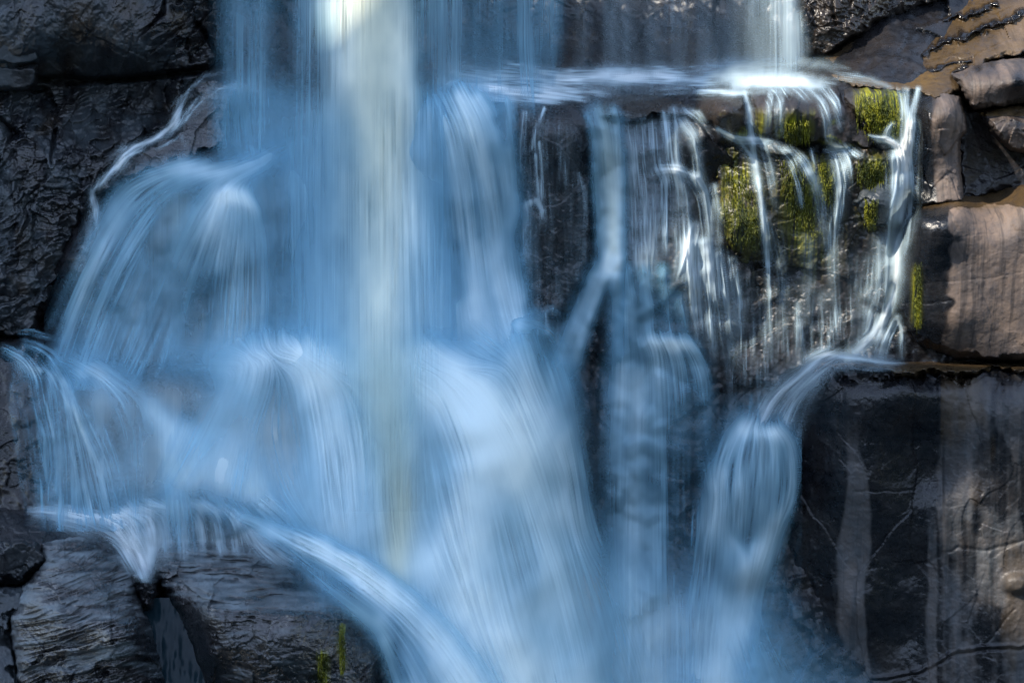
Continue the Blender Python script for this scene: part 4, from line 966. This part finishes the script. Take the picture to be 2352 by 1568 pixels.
cascade("rivulet", [
    [(2068, 208, 6, .6), (2076, 240, 5, .72), (2078, 280, 5, .72), (2072, 340, 6, .8)],
    [(2110, 204, 4, .7), (2104, 235, 4, .6), (2096, 262, 4, .6), (2095, 282, 7, .96), (2088, 320, 8, .96), (2078, 350, 11, .96), (2076, 380, 12, .93), (2078, 420, 14, .75), (2066, 480, 15, .65), (2052, 560, 15, .55), (2050, 640, 14, .5)],
    [(2085, 205, 4, .5), (2088, 260, 4, .35)],
    [(2050, 285, 4, .6), (2042, 300, 5, .6), (2036, 318, 4, .6)],
    [(2000, 312, 3, .6), (2018, 320, 5, .85), (2040, 322, 7, .95), (2056, 335, 6, .95), (2068, 350, 9, .95)],
    [(2050, 360, 7, .6), (2052, 400, 6, .55), (2050, 430, 6, .35)],
    [(2094, 400, 7, .4), (2090, 480, 8, .42), (2080, 560, 7, .4)],
    [(2062, 560, 10, .6), (2060, 640, 10, .75), (2048, 690, 9, .85), (2025, 740, 9, .85), (1995, 780, 10, .85), (1965, 812, 12, .85)],
    [(2020, 560, 12, .35), (2015, 650, 14, .4), (2000, 740, 16, .4)],
    [(2062, 730, 5, .6), (2050, 745, 6, .7), (2036, 770, 7, .75), (2025, 805, 8, .7)], [(2062, 732, 5, .5), (2072, 760, 5, .4), (2070, 800, 6, .25)],
    [(1985, 790, 8, .4), (2005, 700, 6, .2)],
  ], "forked bright rivulet falling down the right side between moss and boulder", cat="rivulet", off=0.08, length=26, contrast=0.6, seed=67, power=1.5, mat=CLEAR, warp=4, wmul=1.2, lace=2, gain=0.95, bulge=0.05, fine=1.3)
cascade("waterfall", [
    [(2085, 834, 4, .1), (2050, 832, 7, .55), (2020, 829, 9, .8), (1985, 822, 9, .8), (1940, 818, 10, .8), (1890, 812, 7, .8), (1872, 818, 8, .75)],
    [(1895, 815, 16, .7), (1860, 840, 18, .72), (1830, 868, 20, .75), (1790, 900, 20, .78), (1760, 940, 18, .72), (1740, 985, 14, .6)],
    [(1910, 835, 12, .45), (1870, 870, 14, .55), (1830, 905, 16, .60), (1810, 950, 16, .50), (1800, 990, 14, .4)],
    [(1870, 880, 14, .25), (1840, 940, 16, .28), (1825, 1000, 14, .15)],
    [(1930, 838, 8, .3), (1990, 842, 7, .35), (2050, 845, 5, .2)],
  ], "low curved spill from the small foaming shelf pool at right", off=0.10, length=26, contrast=0.4, seed=71, mat=CLEAR, power=1.6, wmul=1.15, lace=1, thick=True, gain=0.75, bulge=0.06)
cascade("waterfall", [
    [(1735, 968, 9, .7), (1712, 975, 12, .85), (1685, 1000, 12, .75), (1665, 1040, 12, .72), (1645, 1080, 14, .78), (1632, 1150, 14, .80), (1625, 1230, 16, .70), (1612, 1330, 18, .60), (1598, 1450, 22, .55), (1590, 1600, 30, .6)],
    [(1740, 985, 9, .7), (1790, 990, 10, .85), (1812, 1015, 9, .8), (1820, 1070, 8, .72), (1821, 1110, 8, .75), (1812, 1155, 10, .75), (1790, 1190, 12, .80), (1765, 1240, 15, .85), (1745, 1290, 18, .85), (1722, 1360, 22, .82), (1700, 1450, 26, .82), (1680, 1568, 30, .85), (1660, 1760, 40, .8)],
    [(1705, 990, 7, .7), (1695, 1040, 8, .5), (1690, 1090, 9, .5), (1695, 1200, 10, .4)],
    [(1725, 990, 6, .7), (1712, 1060, 7, .5), (1708, 1130, 9, .5), (1705, 1200, 9, .35)],
    [(1750, 995, 7, .75), (1748, 1040, 8, .6), (1745, 1100, 9, .5), (1742, 1180, 10, .4)],
    [(1775, 995, 7, .75), (1780, 1050, 7, .65), (1778, 1120, 8, .5), (1770, 1190, 10, .45)],
    [(1660, 1090, 10, .6), (1655, 1160, 12, .7), (1650, 1220, 12, .6)],
    [(1678, 1240, 5, .5), (1695, 1258, 5, .7), (1706, 1285, 7, .75), (1712, 1330, 10, .6)],
    [(1680, 1180, 12, .4), (1672, 1260, 14, .55), (1660, 1360, 18, .60), (1650, 1480, 24, .60), (1640, 1600, 30, .7)],
    [(1608, 1065, 4, .4), (1618, 1090, 5, .5), (1628, 1110, 5, .5)],
    [(1735, 1000, 44, .6), (1735, 1100, 48, .62), (1715, 1200, 48, .62), (1690, 1320, 55, .55), (1660, 1450, 60, .6), (1650, 1700, 70, .7)],
    [(1740, 1270, 14, .5), (1690, 1400, 26, .5), (1660, 1568, 36, .5)],
  ], "arch-shaped cascade wrapping round the dark boulder at lower right", off=0.10, length=34, contrast=0.6, seed=73, thick=True, tblur=3, wmul=1.6, lace=0, gain=0.7, bulge=0.08, warp=7)
cascade("spray", [
    [(1780, 1330, 14, .2), (1800, 1420, 24, .25), (1860, 1520, 34, .35), (1920, 1620, 44, .45), (2000, 1760, 60, .5)],
    [(1740, 1400, 20, .35), (1780, 1500, 30, .50), (1830, 1600, 40, .62), (1900, 1760, 60, .6)],
    [(1720, 1500, 30, .5), (1750, 1600, 40, .7), (1800, 1760, 60, .7)],
    [(1840, 1400, 20, .08), (1900, 1480, 26, .12), (1960, 1568, 30, .14)],
  ], "soft spray drifting down to the right at the foot of the lower wall", cat="spray", off=0.35, length=40, contrast=0.22, seed=79, gain=0.55, wmul=1.4, fine=1.2)
# 8. central mass
cascade("waterfall", [
    [(430, 830, 30, .45), (520, 826, 34, .62), (640, 812, 36, .70), (760, 822, 36, .7), (830, 850, 40, .6)], [(760, 840, 44, .55), (860, 860, 50, .5), (960, 850, 44, .55)],
    [(560, 830, 36, .75), (520, 900, 40, .62), (470, 1000, 40, .60), (430, 1070, 36, .4)],
    [(620, 820, 40, .86), (600, 900, 42, .76), (560, 1000, 40, .60), (545, 1080, 40, .5)],
    [(690, 820, 40, .88), (700, 900, 40, .82), (720, 1020, 44, .72), (730, 1150, 50, .80), (740, 1240, 50, .8)],
    [(760, 830, 36, .80), (780, 920, 40, .84), (800, 1050, 44, .85), (810, 1200, 50, .82)],
    [(860, 860, 50, .72), (860, 1000, 50, .76), (860, 1150, 50, .70), (880, 1300, 60, .6)],
    [(940, 840, 46, .80), (940, 1000, 46, .78), (930, 1150, 46, .74), (940, 1300, 50, .75)],
    [(980, 815, 30, .85), (1040, 840, 36, .92), (1110, 910, 40, .92), (1170, 1010, 44, .90), (1220, 1130, 50, .88), (1280, 1300, 60, .85), (1330, 1500, 70, .85), (1370, 1760, 90, .85)],
    [(990, 840, 40, .85), (1030, 930, 46, .90), (1070, 1050, 60, .93), (1090, 1200, 70, .92), (1130, 1400, 90, .92), (1180, 1568, 100, .93), (1220, 1800, 120, .9)],
    [(1120, 800, 34, .72), (1180, 850, 36, .82), (1220, 950, 36, .85), (1260, 1060, 40, .82), (1290, 1180, 40, .75)],
    [(1200, 790, 26, .82), (1215, 860, 26, .85), (1250, 940, 24, .80), (1290, 1020, 24, .78), (1310, 1120, 24, .7), (1330, 1230, 30, .6), (1390, 1340, 30, .5), (1430, 1480, 34, .4)],
    [(1280, 860, 26, .82), (1300, 930, 24, .82), (1310, 1000, 20, .75), (1318, 1080, 18, .65)],
    [(1000, 1300, 80, .85), (1060, 1450, 90, .88), (1120, 1568, 100, .9)],
    [(620, 1060, 40, .5), (640, 1130, 40, .5), (690, 1190, 36, .5)],
    [(600, 812, 30, .2), (690, 825, 36, .55), (760, 850, 36, .6)], [(720, 850, 40, .7), (735, 930, 36, .7), (745, 1010, 40, .4)], [(600, 840, 26, .5), (580, 900, 26, .6), (560, 960, 26, .3)],
    [(960, 835, 40, .8), (1030, 870, 50, .97), (1100, 950, 52, .97), (1150, 1040, 50, .9), (1180, 1150, 54, .45)],
    [(1190, 830, 22, .6), (1215, 900, 24, .6), (1250, 980, 26, .4)],
  ], "huge soft white mass of water spreading out at the foot of the main fall", 
  holes=[[(640, 930, 18, .5), (632, 1000, 26, .35), (655, 1080, 26, .3)], [(705, 950, 16, .4), (690, 1040, 22, .6)], [(570, 920, 14, .45), (535, 1020, 22, .7), (500, 1090, 20, .5)], [(470, 920, 18, .55), (430, 990, 18, .5)], [(1130, 1160, 20, .15), (1180, 1300, 26, .2)], [(1290, 1200, 22, .35), (1350, 1330, 24, .4)],
         [(1180, 760, 14, .3), (1220, 790, 16, .4)], [(1255, 900, 12, .35), (1300, 960, 10, .3)], [(800, 1050, 16, .1), (812, 1200, 22, .45)], [(905, 1000, 16, .2), (900, 1250, 22, .35)],
         [(1345, 1350, 40, .25), (1380, 1560, 50, .3)]],
  tint=[[(880, 840, 54, .45), (900, 1000, 50, .6), (920, 1150, 44, .85), (905, 1330, 36, .65)]],  # same sunlit warmth and tannin yellow painted on below the core
  off=0.24, length=90, contrast=0.36, seed=83, warp=10, tblur=11, wmul=1.1, thick=True, gain=0.72, lace=0, bulge=0.2, fine=1.0, relief=0.004)
cascade("waterfall", [
    [(1195, 735, 6, .5), (1225, 715, 6, .55), (1245, 725, 7, .5), (1270, 712, 6, .55), (1282, 728, 6, .5)],
    [(1195, 745, 14, .6), (1235, 745, 12, .7), (1265, 765, 14, .7), (1285, 800, 16, .75), (1290, 850, 20, .8)],
    [(1190, 750, 12, .7), (1195, 800, 14, .75), (1200, 860, 16, .7)],
    [(1215, 760, 8, .4), (1240, 810, 10, .45), (1262, 860, 12, .55)],
  ], "small curling splash of water at the foot of the black column", cat="splash", off=0.26, length=20, contrast=0.45, seed=89, tblur=2, wmul=1.3, gain=0.5, warp=6)
cascade("waterfall", [[(1000, 900, 10, .05), (1000, 1500, 10, .05)]], "pale mist hanging over the churning foot of the falls", cat="mist",
  fills=[([(560, 860), (1150, 850), (1260, 1000), (1330, 1300), (1400, 1800), (1050, 1800), (960, 1400), (690, 1180), (420, 1080)], .72, 60),
         ([(1300, 1250), (1700, 1400), (1780, 1800), (1300, 1800)], .45, 90), ([(120, 880), (560, 860), (560, 1150), (280, 1150), (120, 1130)], .5, 60)],
  off=0.20, length=80, contrast=0.08, seed=87, foam=(0, 0.75), gain=0.62, thick=True, relief=0.003)
# 9. lower left
cascade("waterfall", [
    [(15, 812, 9, .55), (45, 825, 12, .80), (80, 845, 14, .80), (115, 858, 10, .80), (140, 870, 9, .85), (152, 890, 8, .8), (160, 930, 10, .8), (185, 975, 16, .85), (215, 1020, 18, .82), (235, 1080, 18, .80), (250, 1140, 18, .7), (258, 1180, 18, .6)],
    [(150, 880, 8, .6), (158, 960, 12, .6), (175, 1030, 18, .72), (190, 1100, 20, .62), (205, 1160, 22, .5)],
    [(85, 850, 8, .6), (90, 900, 10, .5), (100, 960, 12, .52), (115, 1000, 12, .65), (118, 1060, 12, .5), (110, 1130, 14, .35)],
    [(120, 865, 6, .6), (122, 920, 8, .5), (125, 980, 9, .4)],
    [(60, 790, 7, .4), (90, 795, 6, .5), (120, 815, 9, .5), (140, 850, 10, .5)],
    [(60, 850, 14, .3), (60, 900, 16, .2), (90, 1100, 18, .18)], [(150, 1000, 16, .5), (150, 1150, 22, .42)],
    [(45, 765, 3, .3), (75, 762, 3, .5), (110, 772, 3, .4)],
  ], "small lower-left cascade leaping off the dark rock step", off=0.10, length=34, contrast=0.6, seed=97, wmul=1.5, lace=2, gain=1.15, bulge=0.08, warp=5, fine=1.3,
  holes=[[(100, 860, 6, .6), (102, 900, 7, .5)], [(160, 960, 8, .0), (150, 960, 8, .3)]])
cascade("waterfall", [
    [(160, 820, 24, .5), (230, 850, 18, .62), (290, 885, 18, .65), (350, 935, 20, .62), (420, 990, 22, .60), (500, 1060, 30, .6), (600, 1140, 36, .7)],
    [(180, 860, 12, .55), (210, 858, 9, .6), (245, 885, 10, .55), (280, 930, 12, .45), (300, 1000, 16, .45), (300, 1100, 20, .4), (300, 1180, 20, .4)],
    [(350, 940, 16, .6), (380, 1000, 22, .72), (400, 1080, 24, .68), (410, 1180, 26, .65)],
    [(330, 950, 12, .5), (330, 1050, 16, .42), (335, 1160, 18, .4)],
    [(420, 1000, 26, .6), (460, 1080, 28, .6), (490, 1150, 26, .5)],
    [(540, 1040, 36, .6), (590, 1120, 36, .65), (660, 1190, 34, .6)],
    [(220, 900, 20, .35), (230, 1000, 20, .25), (270, 1120, 20, .35)],
    [(180, 870, 14, .5), (165, 920, 12, .4)],
  ], "diagonal band of soft water crossing down from the left fan to the boulders", off=0.15, length=50, contrast=0.45, seed=101, fine=1.2, tblur=6, warp=8, wmul=1.15, lace=0, thick=True, gain=0.95,
  holes=[[(355, 1000, 12, .65), (352, 1050, 12, .6)], [(250, 960, 20, .3), (275, 1080, 20, .45)], [(340, 1100, 20, .3), (360, 1130, 22, .3)]])
cascade("water", [
    [(95, 1172, 12, .06), (130, 1168, 12, .3), (165, 1172, 11, .55), (210, 1185, 10, .72), (255, 1190, 12, .75), (300, 1180, 14, .85), (350, 1168, 12, .8), (430, 1158, 12, .75), (500, 1165, 12, .7), (560, 1185, 14, .75), (610, 1215, 16, .8), (680, 1250, 16, .8)],
    [(260, 1195, 12, .7), (275, 1230, 12, .75), (290, 1265, 12, .70), (312, 1300, 10, .6), (326, 1322, 7, .3)],
    [(300, 1190, 16, .85), (305, 1240, 16, .80), (324, 1285, 12, .7), (334, 1312, 8, .35)],
    [(345, 1190, 14, .65), (350, 1240, 14, .55), (340, 1300, 10, .7)],
    [(385, 1180, 12, .5), (385, 1240, 14, .5)], [(420, 1175, 10, .55), (425, 1240, 12, .5)], [(460, 1175, 8, .5), (465, 1240, 10, .55)], [(500, 1175, 8, .4), (505, 1238, 10, .5)], [(540, 1190, 8, .5), (545, 1240, 10, .55)],
    [(570, 1205, 12, .6), (590, 1245, 14, .5), (640, 1280, 12, .5)],
    [(90, 1175, 12, .35), (180, 1200, 18, .3), (250, 1225, 14, .3)],
  ], "foaming water between the lower-left cascade and the bottom boulders", kind="structure", off=0.08, length=18, contrast=0.6, seed=103, power=1.6, mat=CLEAR, wmul=1.25, lace=0, gain=1.15, warp=8, bulge=0.06,
  holes=[[(480, 1190, 16, .3), (520, 1200, 14, .5)], [(310, 1220, 4, .0), (311, 1220, 4, .0)]])
cascade("waterfall", [
    [(560, 1190, 18, .6), (640, 1225, 24, .85), (740, 1265, 28, .90), (830, 1320, 34, .93), (930, 1400, 40, .90), (1010, 1490, 50, .9), (1080, 1600, 70, .9), (1150, 1760, 90, .9)],
    [(620, 1225, 10, .25), (680, 1285, 12, .35), (740, 1335, 14, .5), (800, 1380, 20, .6), (870, 1430, 24, .72), (920, 1500, 28, .7), (970, 1600, 34, .75), (1010, 1760, 44, .8)],
    [(760, 1262, 18, .3), (815, 1292, 22, .5), (880, 1345, 26, .4)],
    [(880, 1470, 8, .5), (900, 1530, 10, .5), (925, 1600, 14, .55)],
  ], "bright diagonal flow sweeping down past the large flat boulder", off=0.50, length=50, contrast=0.25, seed=107, tblur=3, warp=8, gain=0.9, thick=True, bulge=0.14, power=2.4,
  holes=[[(700, 1310, 10, .35), (800, 1360, 14, .35), (860, 1410, 12, .3)], [(905, 1480, 8, .5), (930, 1550, 10, .5)]])
def gap_pool():
    u, v = np.meshgrid(np.arange(310, 480, 4.0), np.arange(1372, 1880, 4.0))
    y = rbf([(340, 1385, -2.9), (300, 1568, -3.45), (460, 1568, -3.4), (420, 1400, -2.95), (380, 1800, -3.9)])(u, v) + 0.02 * fbm(u / 12, v / 40, 3, 3)
    o = grid_mesh("water", u, v, y, np.ones(u.shape, bool), {}, POOL)
    tag(o, "dark teal water lying in the gap between the two layered boulders", None, None, "structure")
gap_pool()
print("water done")

# ------------------------------------------------------------------ pool, added sun and horizon blockers
def sheet(name, pts, mat, label, kind="structure"):
    me = bpy.data.meshes.new(name)
    me.from_pydata(pts, [], [tuple(range(len(pts)))])
    me.materials.append(mat)
    o = bpy.data.objects.new(name, me); SC.collection.objects.link(o)
    return tag(o, label, None, None, kind)
sheet("river", [(-60, -60, -6.2), (60, -60, -6.2), (60, 0, -6.2), (-60, 0, -6.2)], POOL, "dark river pool below the falls")

def add_horizon_blocker():  # unseen ring added behind the camera to cut warm horizon light
    n = 72; pts = []; fa = []
    rows = [(-12, 88), (4, 90), (14, 96), (24, 104), (34, 118)]
    for k in range(n + 1):
        a = math.pi * (1.0 + k / n) * 1.0
        for zz, rr in rows:
            q = 6 * float(fbm(np.array(k / 5.0), np.array(zz / 12.0), 500, 4))
            pts.append((rr * math.cos(a), -10 + (rr + q) * math.sin(a), zz + q * (zz > 0)))
    m_ = len(rows)
    for k in range(n):
        for r_ in range(m_ - 1): fa.append((k * m_ + r_, (k + 1) * m_ + r_, (k + 1) * m_ + r_ + 1, k * m_ + r_ + 1))
    me = bpy.data.meshes.new("horizon_blocker"); me.from_pydata(pts, [], fa); me.materials.append(HORIZON)
    o = bpy.data.objects.new("horizon_blocker", me); SC.collection.objects.link(o)
    tag(o, "added unseen dark green ring that blocks light from the horizon", None, None, "structure")
def horizon_mat():
    m, t, out = new_mat("blocker_green"); b = NB(t)
    co = b.n("ShaderNodeTexCoord").outputs["Object"]
    p = b.n("ShaderNodeBsdfPrincipled"); b.lk(b.mix(b.noise(co, 0.5, 5), (0.012, 0.022, 0.010, 1), (0.04, 0.055, 0.022, 1)), p.inputs["Base Color"])
    p.inputs["Roughness"].default_value = 0.9; b.lk(p.outputs[0], out.inputs[0]); return m
HORIZON = horizon_mat()
add_horizon_blocker()
# unseen slab added to block the sun, above and left of the view: it shades most of the falls
def add_sun_blocker():
    S_ = np.array(SUN_FROM); T_ = 32.0
    # outline of the shade on the falls (elevation u, v), lit gaps are notches of the rim
    rim = [(-800, -1000, .2), (300, -1050, .2), (560, -1000, .2), (830, -450, 1.1), (838, -230, 1.05), (788, -130, 1.05), (798, 80, 1.05), (826, 190, 1.0), (872, 190, 1.0), (896, 80, 1.0), (896, -130, 1.05), (848, -230, 1.05), (842, -450, 1.1), (575, -1000, .2), (1000, -900, .2),
           (1640, -300, 1.6), (1690, 0, 1.6), (1650, 150, 1.2), (1610, 212, 0.5), (1600, 260, 0.1), (1570, 350, 0.0), (1590, 480, -.05), (1555, 560, -.1), (1590, 740, 0.0), (1720, 860, .1), (1900, 840, .1),
           (2050, 800, .2), (2090, 765, -.2), (2200, 775, -.4), (2300, 790, -.4), (2420, 830, -.4), (2900, 900, -.4), (2900, 1060, -.5), (2352, 1080, -.55), (2230, 1120, -.55), (2160, 1180, -.55), (2190, 1290, -.55),
           (2300, 1440, -.6), (2500, 1500, -.6), (3300, 1600, -.6), (3300, 3300, 0), (900, 3300, 0), (-800, 700, 0)]
    pts = []
    for (u, v, y) in rim:
        p = np.array(world(u, v, y), float)
        pts.append(p - S_ * p.dot(S_) + S_ * T_)
    pts = [Vector(p) for p in pts]
    import bmesh
    bm = bmesh.new()
    f = bm.faces.new([bm.verts.new(p) for p in pts])
    bmesh.ops.triangulate(bm, faces=[f])
    r = bmesh.ops.extrude_face_region(bm, geom=bm.faces[:])
    vs = [g for g in r['geom'] if isinstance(g, bmesh.types.BMVert)]
    bmesh.ops.translate(bm, vec=SUN_FROM * 5, verts=vs)
    bmesh.ops.recalc_face_normals(bm, faces=bm.faces)
    me = bpy.data.meshes.new("sun_blocker"); bm.to_mesh(me); bm.free()
    for k, vv in (("wet", 0.6), ("tone", 0.1), ("moss", 0.2), ("strat", 0.5), ("crag", 0.5), ("sky_sheen", 0.0)):
        at = me.attributes.new(k, 'FLOAT', 'POINT'); at.data.foreach_set("value", np.full(len(me.vertices), vv, np.float32))
    me.materials.append(ROCK)
    o = bpy.data.objects.new("sun_blocker", me); SC.collection.objects.link(o)
    tag(o, "added unseen sun blocker above and left of the view", None, None, "structure")
add_sun_blocker()
print("scene done", len(bpy.data.objects))
